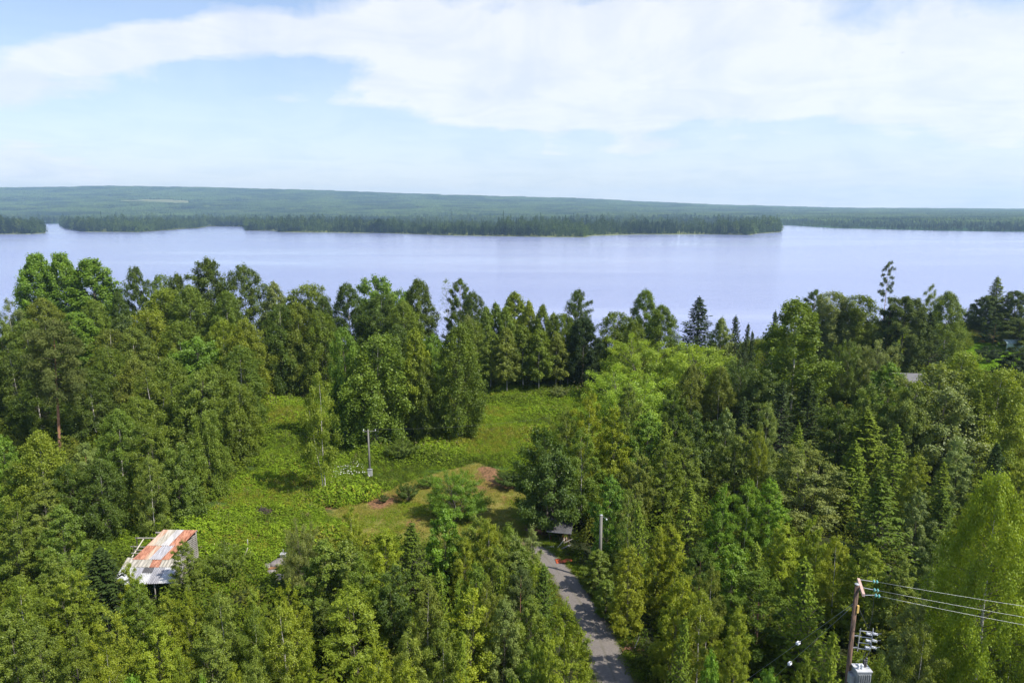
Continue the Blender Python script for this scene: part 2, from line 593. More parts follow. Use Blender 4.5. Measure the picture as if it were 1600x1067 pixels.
def conifer(key, seed, H, Wd, nw=34, per=7, n_sp=15, sl=.5, sw=.17, cb=.05, power=.8, droop=.25, up=.12, barkm='grey_bark', gap=0.0, dens=1.0, rag=.22):
    r = np.random.default_rng(seed)
    paths = [(np.array([[0, 0, 0], [.03, .02, H*.3], [-.02, .03, H*.65], [0, 0, H*.99]]), np.array([.17, .13, .07, .015])*H/14, 1)]
    P, A, SH, TP = [], [], [], []
    for i in range(nw):
        t = (i + .5)/nw
        z = H*(cb + (1-cb)*(t**.92))
        Rr0 = Wd/2*(1-t)**power + .12
        lf = r.uniform(.8, 1.12)
        for j in range(per):
            if r.random() < gap: continue
            a = j*2*math.pi/per + i*.77 + r.uniform(-.25, .25)
            Rr = Rr0*lf*r.uniform(1-rag*1.6, 1+rag)
            d = np.array([math.cos(a), math.sin(a), 0]); sd_ = np.array([-d[1], d[0], 0])
            rise = .25*t
            def bp(s):
                s = np.asarray(s)[:, None]
                return np.array([0, 0, z]) + d*Rr*s + np.array([0, 0, 1])*Rr*((rise-droop)*s + (up+droop*.6)*s**2.5)
            q = np.linspace(0, 1, 4)
            paths.append((bp(q), np.linspace(.035, .01, 4)*(.4+.6*(1-t))))
            m = max(4, int(n_sp*dens*(.25 + .75*Rr/(Wd/2))))
            s = np.sqrt(r.uniform(.02, 1, m))
            c = bp(s)
            sgn = r.choice([-1, 1], m)
            wdt = (.34*Rr*(1.08-s) + .10)*r.uniform(.1, 1, m)
            p = c + sd_*(sgn*wdt)[:, None]
            p[:, 2] -= wdt*.25 + np.abs(r.normal(0, .06, m))
            ax = unit(d*.75 + sd_*(sgn*.75)[:, None] + np.array([0, 0, -.22]) + r.normal(0, .22, (m, 3)))
            P.append(p); A.append(ax)
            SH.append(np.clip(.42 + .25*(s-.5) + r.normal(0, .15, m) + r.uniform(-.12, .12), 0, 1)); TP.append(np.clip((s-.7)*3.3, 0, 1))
    # leader
    m = 14
    p = np.zeros((m, 3)); p[:, 2] = H*np.linspace(.93, 1.02, m); A.append(unit(r.normal(0, .35, (m, 3)) + [0, 0, 1])); P.append(p); SH.append(np.full(m, .6)); TP.append(np.ones(m))
    P = np.concatenate(P); A = np.concatenate(A); SH = np.concatenate(SH); TP = np.concatenate(TP)
    nr = unit(np.array([0, 0, 1.0]) + r.normal(0, .5, P.shape) + unit(P*[1, 1, 0]+1e-3)*.45)
    L = sl*r.uniform(.6, 1.25, len(P))
    finish(key, P, nr, A, L, sw*r.uniform(.7, 1.3, len(P)), SH, TP, paths, H, Wd, 'needle', barkm)


def profile(*pts):
    xs = [p[0] for p in pts]; ys = [p[1] for p in pts]
    return lambda t: float(np.interp(t, xs, ys))


ovate = profile((0, .55), (.15, .9), (.35, 1), (.6, .88), (.82, .60), (.94, .34), (1, .12))
column = profile((0, .65), (.2, .95), (.45, 1), (.65, .90), (.82, .70), (.93, .45), (1, .16))
dome = profile((0, .75), (.25, 1), (.5, .97), (.75, .80), (.92, .54), (1, .26))
youngp = profile((0, .7), (.3, 1), (.55, .92), (.8, .66), (.93, .42), (1, .18))
slim = profile((0, .6), (.2, 1), (.45, .92), (.7, .66), (.9, .28), (1, .05))

# tall birches (seen from 90 to 190 m)
broadleaf('tall_a', 1, 22, 8.5, .08, ovate, nb=130, tw=16, twl=1.3, clump=0.2, n=37000, leaf=.26, lw=.7, asc=.55, droop=.45, hang=.75, axis_mode='hang', tr=.17, zc=1.7, upn=.25)
broadleaf('tall_b', 2, 22, 8.0, .06, column, nb=125, tw=16, twl=1.3, clump=0.21, n=38000, leaf=.26, lw=.7, asc=.6, droop=.35, hang=.55, axis_mode='hang', tr=.17, lump=.26, zc=1.7, upn=.25)
broadleaf('tall_c', 3, 20, 9.5, .06, dome, nb=140, tw=16, twl=1.3, clump=0.22, n=43000, leaf=.26, lw=.7, asc=.55, droop=.5, hang=.8, axis_mode='hang', tr=.18, stems=2, zc=1.7, upn=.25)
broadleaf('ragged', 4, 21, 7.0, .10, column, nb=105, tw=13, twl=1.2, clump=0.19, n=34000, leaf=.27, asc=.75, droop=.3, hang=.45, tr=.15, lump=.30, wide=1.2, inner=.15, zc=1.7, upn=.25)
broadleaf('slim_birch', 5, 16, 4.2, .24, slim, nb=80, tw=11, twl=0.85, clump=0.16, n=17000, leaf=.25, asc=.7, droop=.3, hang=.45, axis_mode='hang', tr=.09, zc=1.7, upn=.25)
broadleaf('sparse_birch', 6, 17, 6.0, .22, column, nb=44, tw=9, twl=1.2, clump=0.18, n=19000, leaf=.21, asc=.6, droop=.45, hang=.9, axis_mode='hang', tr=.12, stems=2, zc=1.7, upn=.25)
broadleaf('bare_birch', 7, 17, 4.0, .3, column, nb=46, tw=2, twl=.8, clump=.2, n=900, leaf=.2, asc=.7, droop=.2, tr=.10)
broadleaf('poplar', 8, 24, 7.5, .05, profile((0, .65), (.3, 1), (.6, .92), (.82, .66), (1, .16)), nb=150, tw=18, twl=0.95, clump=0.24, n=40000, leaf=.30, lw=.8, asc=.95, droop=.2, leafm='aspen', barkm='grey_bark', tr=.2, lump=.12, zc=1.7, upn=.25)
broadleaf('round_tree', 9, 13, 10, .05, dome, nb=110, tw=20, twl=1.0, clump=0.24, n=44000, leaf=.24, lw=.75, asc=.6, droop=.2, leafm='aspen', barkm='grey_bark', tr=.16, lump=.14, stems=3, zc=1.25, upn=.3)
broadleaf('willow', 10, 11, 12, .03, profile((0, .8), (.25, 1), (.5, .98), (.75, .82), (.92, .55), (1, .3)), nb=150, tw=22, twl=0.8, clump=0.18, n=52000, leaf=.22, lw=.38, asc=.75, droop=.22, leafm='aspen', barkm='grey_bark', tr=.14, lump=.10, stems=4, zc=1.25, upn=.3)
# young birches (seen from 35 to 70 m)
broadleaf('young_a', 11, 11, 4.0, .04, youngp, nb=80, tw=20, twl=0.8, clump=0.1, n=42000, leaf=.125, lw=.62, asc=.85, droop=.3, hang=.12, tr=.065, top=1.3, lump=.2, barkm='grey_bark')
broadleaf('young_b', 12, 10.5, 4.6, .05, ovate, nb=62, tw=22, twl=0.85, clump=0.1, n=42000, leaf=.13, lw=.62, asc=.8, droop=.35, hang=.2, tr=.065, top=1.2, lump=.24, stems=2, barkm='grey_bark')
broadleaf('young_c', 13, 10, 5.0, .05, dome, nb=70, tw=22, twl=0.85, clump=0.1, n=46000, leaf=.125, lw=.62, asc=.95, droop=.25, hang=.1, tr=.06, top=1.4, lump=.2, stems=3, barkm='grey_bark')
broadleaf('young_d', 14, 12, 3.8, .08, column, nb=54, tw=18, twl=0.85, clump=0.1, n=30000, leaf=.13, lw=.6, asc=.9, droop=.3, hang=.3, tr=.07, top=1.3, lump=.3, axis_mode='hang', zc=1.7, upn=.25)
broadleaf('aspen', 15, 11, 4.6, .05, ovate, nb=66, tw=18, twl=0.7, clump=0.12, n=30000, leaf=.155, lw=.85, asc=.8, droop=.15, leafm='aspen', barkm='grey_bark', tr=.08, lump=.18, zc=1.2, upn=.35)
broadleaf('alder', 16, 12, 6.5, .04, dome, nb=84, tw=20, twl=0.85, clump=0.15, n=44000, leaf=.17, lw=.75, asc=.6, droop=.2, leafm='aspen', barkm='grey_bark', tr=.12, lump=.2, stems=2, zc=1.25, upn=.3)
broadleaf('shrub', 17, 4, 4.6, .02, dome, nb=60, tw=18, twl=0.5, clump=0.08, n=26000, leaf=.11, lw=.5, asc=1.2, droop=.2, leafm='aspen', barkm='grey_bark', tr=.03, stems=5, lump=.15)
broadleaf('big_birch', 18, 19, 8.5, .08, ovate, nb=140, tw=26, twl=1.3, clump=.17, n=90000, leaf=.17, asc=.6, droop=.5, hang=.85, axis_mode='hang', tr=.19, zc=1.7, upn=.25)
# conifers
conifer('spruce_a', 21, 15, 5.6, nw=38, per=8, n_sp=34, sl=.42, sw=.15)
conifer('spruce_b', 22, 13, 5.2, nw=30, per=7, n_sp=32, sl=.45, sw=.15, power=.95, rag=.34, gap=.08)
conifer('young_spruce', 23, 9, 3.8, nw=28, per=8, n_sp=30, sl=.30, sw=.11, up=.45, droop=.05, power=.9, rag=.3)
conifer('thin_spruce', 24, 16, 3.4, nw=30, per=6, n_sp=14, sl=.42, sw=.15, gap=.2, rag=.5, cb=.2)
pineprof = profile((0, .55), (.2, .95), (.5, 1), (.8, .75), (1, .35))
broadleaf('pine', 25, 15, 7.5, .12, pineprof, nb=78, tw=8, twl=.7, clump=.25, n=46000, leaf=.36, lw=.28, asc=.45, droop=.1, leafm='needle', barkm='grey_bark', tr=.19, lump=.16, outn=.5, inner=.15, zc=1.3, upn=.3)
broadleaf('young_pine', 26, 9, 4.6, .04, ovate, nb=60, tw=8, twl=.5, clump=.15, n=26000, leaf=.22, lw=.24, asc=.75, droop=.05, leafm='needle', barkm='pine_bark', tr=.1, lump=.16, outn=.5)
broadleaf('tall_pine', 27, 23, 9.5, .46, pineprof, nb=84, tw=10, twl=1.0, clump=.30, n=40000, leaf=.36, lw=.26, asc=.25, droop=.1, leafm='needle', barkm='pine_bark', tr=.30, lump=.2, outn=.5, inner=.15)
broadleaf('thin_pine', 28, 20, 4.4, .54, profile((0, .75), (.3, 1), (.6, .8), (.85, .6), (1, .3)), nb=22, tw=7, twl=.7, clump=.22, n=6200, leaf=.32, lw=.28, asc=.2, droop=.3, leafm='needle', barkm='pine_bark', tr=.15, lump=.35, outn=.4, inner=.3, wide=1.15, zc=.9)

GREENS = {   # sunlit-leaf colour and how yellow the young shoots are
    'n': (.128, .190, .022, .25),    # plain mid green
    'y': (.188, .245, .022, .45),    # yellow-green with yellow shoots
    'Y': (.215, .268, .018, .55),    # strongly yellow, orange shoots
    'b': (.140, .250, .022, .30),    # bright fresh green
    'V': (.265, .375, .034, .40),    # vivid sunlit yellow green
    'd': (.082, .130, .018, .10),    # dark green
    'o': (.150, .196, .030, .25),    # olive
    's': (.185, .235, .070, .20),    # silvery
    'c': (.040, .068, .020, .10),    # conifer dark
    'l': (.130, .190, .018, .40),    # light green conifer
    'p': (.092, .124, .034, .10),    # pine grey green
}
TREES = []      # (x, y, radius) of placed trees
DCURVE = ([395, 430, 460, 490, 510, 530, 560, 600, 650, 700, 750, 800, 850, 900, 950, 1000, 1060],
          [190, 182, 170, 150, 138, 128, 114, 98, 85, 75, 67, 60, 53.5, 47, 42.5, 38.5, 33.5])


def place_tree(name, key, x, y, h, wd, tone, label, cat, group=None, rz=None, jit=.10):
    trunk, crown, H0, W0 = TEMPL[key]
    z = float(gz(x, y))
    root = empty(name, (x, y, z - .05), label, cat, group, rng.random()*6.28 if rz is None else rz)
    root.rotation_euler = (rng.normal(0, .022), rng.normal(0, .022), root.rotation_euler[2])
    s = wd*(1.22 if key[:5] in ('young', 'aspen') and 'spruce' not in key else 1.13)/W0
    root.scale = (s, s, h/H0)
    t = bpy.data.objects.new('trunk', trunk); COL.objects.link(t); t.parent = root
    c = bpy.data.objects.new('crown', crown); COL.objects.link(c); c.parent = root
    g = GREENS[tone]
    k = rng.uniform(1-jit, 1+jit)*float(np.interp(y, [60, 110], [1.05, .90]))
    c.color = (g[0]*k*rng.uniform(.93, 1.07), g[1]*k, g[2]*k*rng.uniform(.85, 1.15), g[3])
    TREES.append((x, y, wd/2))
    return root


KINDS = {  # code: (object name, template(s), category)
    'B': ('birch_tree', ['tall_a', 'tall_b', 'tall_c'], 'birch'), 'Ba': ('birch_tree', ['tall_a'], 'birch'), 'Bb': ('birch_tree', ['tall_b'], 'birch'),
    'Bc': ('birch_tree', ['tall_c'], 'birch'), 'G': ('birch_tree', ['ragged'], 'birch'), 'L': ('birch_tree', ['slim_birch'], 'birch'),
    'N': ('birch_tree', ['big_birch'], 'birch'), 'K': ('birch_tree', ['sparse_birch'], 'birch'), 'D': ('dead_birch', ['bare_birch'], 'dead tree'),
    'A': ('poplar_tree', ['poplar'], 'poplar'), 'R': ('leafy_tree', ['round_tree'], 'tree'), 'W': ('willow_tree', ['willow'], 'willow'),
    'Y': ('young_birch', ['young_a', 'young_b', 'young_c', 'young_d'], 'birch'), 'Yc': ('young_birch', ['young_c'], 'birch'), 'Yd': ('young_birch', ['young_d'], 'birch'),
    'E': ('aspen_tree', ['aspen'], 'aspen'), 'U': ('alder_tree', ['alder'], 'alder'), 'H': ('leafy_shrub', ['shrub'], 'shrub'),
    'S': ('spruce_tree', ['spruce_a', 'spruce_b'], 'spruce'), 'Sy': ('young_spruce', ['young_spruce'], 'spruce'), 'St': ('spruce_tree', ['thin_spruce'], 'spruce'),
    'P': ('pine_tree', ['pine'], 'pine'), 'Py': ('young_pine', ['young_pine'], 'pine'), 'T': ('pine_tree', ['tall_pine'], 'pine'), 'Th': ('pine_tree', ['thin_pine'], 'pine'),
}
_turn = {}


def tree_px(code, px, top, wpx, tone, label, d=None, base=None, dx=0):
    """a tree whose tip the photograph shows at (px, top), wpx pixels broad, d metres away (or with its foot at row base)"""
    name, keys, cat = KINDS[code]
    if base is not None:
        d = ground(px, base)[1]
    if d is None:
        d = float(np.interp(top, *DCURVE))
    p = at(px, top, d)
    x, y = p[0] + dx, p[1]
    z0 = float(gz(x, y))
    h = p[2] - z0
    depth = d*math.cos(PITCH) + (CAMZ - p[2])*math.sin(PITCH)
    i = _turn.get(code, 0); _turn[code] = i + 1
    return place_tree(name, keys[i % len(keys)], x, y, max(h, 1.2), wpx*depth/FPX, tone, label, cat)

# code, tip x, tip y, width px, tone, label[, dict]
LIST = [
# --- skyline against the lake, going right
('K', 14, 466, 44, 's', 'thin grey-green birch at the forest\'s lake edge, first tree on the photo\'s left border'),
('A', 48, 397, 62, 'b', 'bright poplar against the lake, leftmost of the three tall poplars'),
('A', 94, 396, 60, 'b', 'bright narrow poplar against the lake, middle of the three tall poplars'),
('A', 143, 405, 78, 'b', 'bright poplar against the lake, rightmost and widest of the three tall poplars'),
('B', 66, 466, 66, 'o', 'olive round-headed birch just in front of the leftmost tall poplar', dict(d=168)),
('B', 143, 468, 66, 'n', 'mid green birch whose top stands before the rightmost tall poplar', dict(d=165)),
('G', 186, 456, 34, 'd', 'small dark ragged tree in the dip just past the three tall poplars'),
('G', 212, 417, 46, 'd', 'dark narrow birch with a pointed top rising above its neighbours right of the poplars'),
('B', 243, 431, 50, 'n', 'green birch against the lake between the dark pointed one and the ragged twin tops'),
('Bc', 240, 450, 80, 'y', 'yellow-green round birch below the lake, behind the orange-trunked pine\'s wood'),
('G', 276, 428, 48, 'd', 'dark thin-topped birch on the lake skyline beside the tall ragged one'),
('G', 320, 404, 80, 'd', 'tallest dark ragged birch on the skyline with several uneven tops'),
('B', 292, 446, 72, 'n', 'broad green birch directly below the tallest ragged skyline birch', dict(d=168)),
('Bb', 380, 414, 72, 'd', 'tall dark birch with a blunt flat top right of the tallest ragged one'),
('B', 348, 455, 66, 'n', 'green birch in front of the gap between the two tallest dark birches', dict(d=165)),
('L', 424, 440, 44, 's', 'pale slim birch on the skyline right of the blunt-topped dark birch'),
('Bc', 470, 443, 98, 'o', 'large rounded olive birch on the skyline before the open notch of water'),
('B', 503, 462, 40, 'd', 'dark green birch at the edge of the notch of water'),
('Bb', 545, 443, 60, 'd', 'dark birch standing right of the notch of water on the skyline'),
('R', 602, 433, 92, 'b', 'dense bright round-crowned tree rising behind the dark skyline birches', dict(d=200)),
('Bc', 585, 462, 76, 'd', 'dark birch in front of the dense bright round-crowned skyline tree', dict(d=172)),
('Bb', 655, 436, 66, 'd', 'dark blocky birch right of the dense bright round skyline tree'),
('B', 630, 470, 60, 'n', 'green birch filling the skyline wood below the dark blocky birch', dict(d=165)),
('D', 700, 434, 30, 's', 'leafless pale dead birch sticking up on the skyline beside the dark pine'),
('Py', 717, 436, 50, 'd', 'dark pointed pine on the skyline next to the leafless pale birch'),
('B', 738, 456, 48, 'd', 'dark birch sloping down to the right of the skyline pine'),
('L', 758, 480, 34, 'n', 'short slim birch where the skyline dips towards the middle'),
('L', 775, 473, 38, 'n', 'slim birch at the start of the row of thin birches above the meadow'),
('L', 805, 456, 54, 'y', 'tallest yellow-green slim birch of the thin row above the meadow'),
('L', 790, 478, 36, 'n', 'slim green birch just left of the tallest one in the thin row'),
('L', 826, 470, 34, 'y', 'slim yellowish birch just right of the tallest one in the thin row'),
('L', 846, 476, 36, 'n', 'slim pale-topped birch fifth along the thin row above the meadow'),
('L', 863, 488, 32, 'o', 'short slim olive birch before the ragged skyline birch'),
('G', 898, 453, 46, 'd', 'dark ragged open-crowned birch standing above the thin row against the lake'),
('B', 876, 492, 48, 'n', 'green birch below and left of the ragged open-crowned skyline birch'),
('P', 912, 497, 56, 'c', 'dark brownish pine at the top edge of the meadow', dict(base=608)),
('Bc', 955, 490, 78, 'n', 'broad-headed green birch right of the dark meadow pine'),
('B', 990, 500, 50, 'n', 'green birch tucked under the tall oval skyline birch'),
('Bb', 1006, 452, 52, 'n', 'tall oval birch rising alone against the middle of the lake'),
('Ba', 1037, 477, 62, 'n', 'birch with sloping right side beside the tall oval skyline birch'),
('S', 1092, 465, 64, 'c', 'largest dark pointed spruce standing alone against the lake'),
('L', 1128, 497, 38, 's', 'small pale birch between the largest spruce and the three little spruces'),
('Sy', 1152, 495, 34, 'c', 'biggest of the three little dark spruces against the lake'),
('Sy', 1165, 506, 22, 'c', 'middle of the three little dark spruces against the lake'),
('Sy', 1179, 518, 20, 'c', 'smallest and rightmost of the three little dark spruces against the lake'),
('Sy', 1211, 487, 26, 'c', 'thin dark spruce top left of the tall textured birch'),
('G', 1250, 470, 118, 'n', 'very tall broad birch with uneven textured crown right of the little spruces', dict(d=118)),
('Py', 1275, 453, 46, 'd', 'dark pine peeping out behind the very tall broad birch', dict(d=178)),
('Bc', 1312, 455, 74, 's', 'pale birch on the skyline, left half of the wide leafy clump'),
('Bc', 1352, 460, 84, 'n', 'green birch on the skyline, right half of the wide leafy clump'),
('Th', 1390, 408, 27, 'p', 'lone tall thin pine with a bare trunk high above everything else against the lake'),
('Py', 1392, 478, 34, 'c', 'dark tuft of pine at the foot of the lone tall thin pine'),
('P', 1416, 464, 78, 'p', 'large oval grey-green pine right of the lone tall thin pine', dict(base=588)),
('St', 1440, 478, 24, 'c', 'dark spire just behind the large oval pine', dict(base=522)),
('K', 1456, 444, 26, 's', 'thin pale ragged treetop sticking up right of the large oval pine', dict(base=520)),
('S', 1462, 488, 54, 'c', 'dark spruce on the grassy slope right of the large oval pine', dict(base=585)),
('Ba', 1486, 456, 56, 'n', 'weeping birch between the dark slope spruce and the sunny lawn', dict(base=565)),
('Sy', 1521, 474, 34, 'c', 'dark small spruce on the skyline above the dry yellow grass', dict(base=512)),
('P', 1545, 462, 42, 'p', 'grey-green pine above the dry yellow grass', dict(base=521)),
('S', 1561, 433, 42, 'l', 'tall light green spruce on the skyline near the photo\'s right border', dict(base=519)),
('P', 1592, 455, 44, 'p', 'dark pine cut by the photo\'s right border on the skyline', dict(base=522)),
('P', 1596, 497, 58, 'p', 'spreading dark pine in front of the white glimpse of a greenhouse', dict(base=545)),
('Py', 1556, 500, 30, 'c', 'dark small pine standing on the yellow grass strip', dict(base=538)),
('U', 1592, 545, 56, 'c', 'low dark spreading tree beside the lawn under the greenhouse', dict(d=150)),
('Sy', 1520, 562, 46, 'c', 'small dark spruce in front of the sunny lawn', dict(d=125)),
# --- second rows, left wood
('R', 8, 500, 60, 'n', 'green round tree cut by the left photo border, second row from the lake'),
('B', 40, 500, 60, 'n', 'green birch left of the orange-trunked pine\'s crown'),
('T', 65, 498, 92, 'p', 'tall pine with a long bare orange trunk in the left wood', dict(base=722)),
('A', 118, 488, 66, 'b', 'bright bushy poplar behind the orange-trunked pine', dict(d=150)),
('B', 160, 518, 74, 'o', 'olive birch immediately right of the orange-trunked pine\'s crown'),
('R', 192, 490, 62, 'd', 'dark round tree in the left wood under the lake skyline', dict(d=150)),
('Bc', 247, 483, 80, 'y', 'yellow-topped birch in the middle of the left wood'),
('B', 205, 512, 78, 'o', 'olive feathery birch left of the yellow-topped one'),
('B', 276, 503, 72, 'n', 'green birch right of the yellow-topped one in the left wood'),
('Bb', 345, 500, 60, 'y', 'yellowish birch with sunny right side next to the meadow\'s upper corner', dict(d=140)),
('Ba', 377, 498, 70, 'y', 'sunlit birch overhanging the meadow\'s upper left corner', dict(d=130)),
('R', 310, 525, 96, 'b', 'broad bright green tree in the heart of the left wood'),
('B', 428, 478, 66, 'd', 'dark birch behind the upper left corner of the meadow', dict(base=622)),
('B', 462, 474, 76, 'o', 'olive feathery birch above the upper left corner of the meadow', dict(base=618)),
('Bc', 500, 488, 66, 'n', 'rounded birch just behind the sparse yellowing birch', dict(base=622)),
('B', 372, 540, 76, 'n', 'green birch at the edge where the left wood meets the meadow', dict(d=120)),
('B', 25, 545, 80, 'd', 'dark green birch low in front of the left photo border', dict(d=118)),
('B', 55, 590, 72, 'd', 'dark shaded birch left of the orange trunk', dict(d=112)),
('B', 140, 575, 76, 'd', 'dark shaded birch right of the orange trunk'),
('B', 170, 545, 66, 'n', 'feathery birch above the dark hollow right of the orange trunk'),
('Ba', 208, 560, 70, 'o', 'olive slender birch with pale stem in the left wood'),
('K', 235, 575, 66, 'n', 'open birch with a visible pale stem in the middle of the left wood'),
('B', 265, 560, 74, 'n', 'green birch in the deep middle of the left wood'),
('R', 300, 580, 80, 'n', 'leafy dark-hearted tree under the broad bright one'),
('B', 335, 570, 76, 'n', 'green birch with a pale stem near the meadow side of the left wood'),
('B', 365, 602, 70, 'n', 'hanging birch on the meadow side of the left wood', dict(d=102)),
('B', 180, 640, 70, 'n', 'olive birch above the dark hollow left of the rusty shed'),
('B', 215, 620, 72, 'n', 'tall leafy birch behind the light-topped tree over the shed'),
('U', 240, 662, 76, 'n', 'light-topped leafy tree uphill of the rusty shed'),
('U', 275, 690, 66, 'n', 'leafy alder at the meadow edge uphill of the rusty shed'),
('B', 320, 640, 60, 'n', 'drooping birch at the meadow edge above the shed'),
('Yd', 228, 712, 48, 'o', 'narrow olive birch directly uphill of the rusty shed'),
('Py', 134, 692, 50, 's', 'young bluish pine top poking out left of the narrow olive birch'),
('Ba', 152, 716, 74, 'd', 'dark drooping birch between the orange trunk and the shed', dict(d=72)),
('U', 118, 725, 60, 'd', 'dark alder just below the foot of the orange trunk'),
('Sy', 103, 700, 34, 'c', 'tiny dark spruce top right of the orange trunk\'s foot'),
('Ba', 56, 673, 82, 'y', 'yellow-tipped birch covering the foot of the orange trunk', dict(d=72)),
('E', 4, 680, 50, 'b', 'bright fresh green aspen on the left photo border'),
('Y', 22, 720, 60, 'n', 'green birch left of the yellow-tipped one, near the photo border'),
('Y', 55, 745, 66, 'o', 'olive birch below the yellow-tipped one at left'),
('E', 90, 790, 54, 'n', 'green aspen left of the dark drooping birch'),
('Y', 14, 790, 70, 'n', 'dense young birch on the left photo border level with the shed roof'),
# --- middle wood and field trees
('R', 545, 512, 62, 'b', 'bright leafy tree on the left flank of the big domed birch', dict(base=690)),
('Bc', 583, 521, 118, 'n', 'big domed birch overhanging the utility pole with the white box', dict(base=694)),
('L', 648, 515, 54, 'y', 'slim yellow-sided birch right of the big domed birch', dict(base=690)),
('B', 668, 556, 54, 'n', 'shorter birch leaning on the right flank of the big domed birch', dict(base=690)),
('B', 622, 505, 60, 'd', 'dark birch behind the big domed birch', dict(d=140)),
('R', 675, 523, 40, 'b', 'small bright round treetop between the domed birch and the meadow birch', dict(d=150)),
('Ba', 713, 506, 84, 'n', 'tall hanging birch with a visible trunk standing in the meadow', dict(base=686)),
('B', 745, 500, 54, 'o', 'pale birch behind the tall meadow birch', dict(d=148)),
('L', 731, 492, 26, 's', 'thin birch with broken bare top behind the tall meadow birch', dict(d=150)),
('L', 766, 518, 46, 'n', 'thin birch with white stem at the meadow edge, nearest the tall meadow birch', dict(base=612)),
('L', 792, 512, 42, 'o', 'thin birch with a bright white stem foot, second in the meadow-edge row', dict(base=616)),
('L', 818, 508, 44, 'n', 'thin green birch, third in the meadow-edge row', dict(base=610)),
('L', 843, 514, 48, 'n', 'thin birch with two white stem feet in the meadow-edge row', dict(base=612)),
('L', 870, 520, 44, 'o', 'thin olive birch at the end of the meadow-edge row beside the dark pine', dict(base=608)),
('L', 888, 540, 36, 'n', 'low slim birch between the meadow-edge row and the dark pine', dict(base=606)),
('K', 497, 580, 60, 'y', 'sparse yellowing birch with two white stems beside the daisies', dict(base=768)),
('W', 718, 736, 88, 'b', 'rounded light green willow bush on the mown grass', dict(d=79)),
('H', 627, 683, 46, 'n', 'bushy shrub right of the utility pole with the white box', dict(base=722)),
('H', 637, 754, 34, 'd', 'small dark round bush at the edge of the mown grass', dict(base=782)),
('H', 668, 740, 28, 'b', 'low bright bush right of the small dark round bush', dict(base=762)),
('H', 690, 692, 34, 'n', 'low bush in the meadow below the tall hanging birch', dict(base=708)),
('H', 598, 772, 16, 'd', 'tiny dark bush by the bare brown soil', dict(base=785)),
('H', 873, 600, 26, 's', 'small pale bush at the meadow\'s upper right end', dict(base=625)),
('H', 460, 800, 0, 'd', '', None),
('H', 348, 845, 62, 'n', 'rounded green bush right of the rusty shed', dict(base=912)),
('H', 800, 735, 50, 'd', 'dark low bush at the corner of the mown clearing', dict(base=760)),
# --- right wood
('W', 1010, 527, 122, 'V', 'left one of the two wide pale willow domes below the lake'),
('W', 1112, 536, 136, 'V', 'right one of the two wide pale willow domes below the lake'),
('W', 1165, 560, 96, 'd', 'dark shaded willow right of the pale domes'),
('W', 990, 578, 146, 'V', 'bright yellow-green domed tree nearest the meadow\'s right side'),
('Y', 915, 611, 50, 'Y', 'orange-tipped young birch left of the bright domed tree', dict(d=88)),
('Y', 984, 598, 44, 'o', 'slim olive birch standing in front of the bright domed tree', dict(d=90)),
('Y', 965, 636, 56, 'Y', 'yellow-tipped birch below the bright domed tree', dict(d=82)),
('E', 1013, 645, 62, 'b', 'bright aspen under the right flank of the domed tree'),
('R', 858, 676, 96, 'd', 'dark round tree overhanging the red lean-to shelter', dict(base=832)),
('Yd', 910, 670, 64, 'n', 'birch with thin pale stems behind the red lean-to shelter', dict(d=78)),
('Y', 992, 700, 52, 'o', 'olive birch in the wood above the bare grey pole'),
('Y', 885, 640, 44, 'o', 'dull olive birch behind the dark round tree'),
('Y', 1040, 690, 50, 'n', 'green birch between the olive birch and the bright spruce group'),
('Sy', 1038, 660, 44, 'l', 'light green young spruce below the domed tree\'s right flank'),
('B', 1083, 570, 52, 'o', 'olive birch in front of the right pale willow dome'),
('Bb', 1126, 572, 52, 'o', 'olive birch with a straight top before the right pale willow dome'),
('E', 1137, 640, 42, 's', 'pale green aspen below the right willow dome'),
('U', 1090, 640, 62, 'd', 'dark alder in the middle of the right wood'),
('U', 1060, 610, 52, 'd', 'dark alder just right of the bright domed tree'),
('Y', 1085, 673, 58, 'o', 'pointed olive birch in the middle of the right wood'),
('U', 1195, 575, 80, 'd', 'dark alder mass under the very tall broad birch'),
('S', 1225, 596, 60, 'c', 'dark spruce left of the tall birch\'s pale trunk'),
('S', 1268, 592, 62, 'c', 'dark spruce right of the tall birch\'s pale trunk'),
('W', 1330, 530, 62, 'n', 'leafy willow left of the grey-topped one near the house roof'),
('W', 1362, 528, 84, 's', 'grey-green willow dome left of the grey house roof'),
('E', 1393, 568, 64, 'b', 'bright leafy tree just left of the grey house roof'),
('U', 1352, 598, 58, 'n', 'leafy alder above the large bright spruce'),
('U', 1308, 632, 62, 'd', 'dark alder left of the large bright spruce'),
('Bc', 1493, 546, 86, 'y', 'sunlit birch right of the grey house roof', dict(d=112)),
('R', 1470, 576, 132, 's', 'huge silvery feathery tree in front of the grey house roof', dict(d=97)),
('R', 1425, 600, 84, 'o', 'grey-olive tree below the grey house roof', dict(d=95)),
('Bc', 1562, 574, 96, 'y', 'sunlit silvery birch near the right photo border below the lawn', dict(d=98)),
('S', 1536, 612, 50, 'l', 'green spruce in front of the sunlit silvery birch'),
('S', 1357, 643, 90, 'l', 'large bright yellow-green spruce in the right wood'),
('S', 1402, 668, 62, 'l', 'bright spruce right of the large bright one'),
('S', 1240, 662, 48, 'l', 'light spruce with a crooked top left of the pale broad birch'),
('S', 1165, 618, 46, 'c', 'dark green spruce in the upper middle of the right wood'),
('Yd', 1200, 628, 40, 's', 'slender silvery birch in the upper right wood'),
('Y', 1157, 662, 62, 'o', 'olive birch pair top in the middle of the right wood'),
('Y', 1190, 672, 34, 'y', 'narrow yellow-sided birch right of the olive pair'),
('Yc', 1270, 697, 98, 's', 'broad pale fluffy birch in the centre of the right wood'),
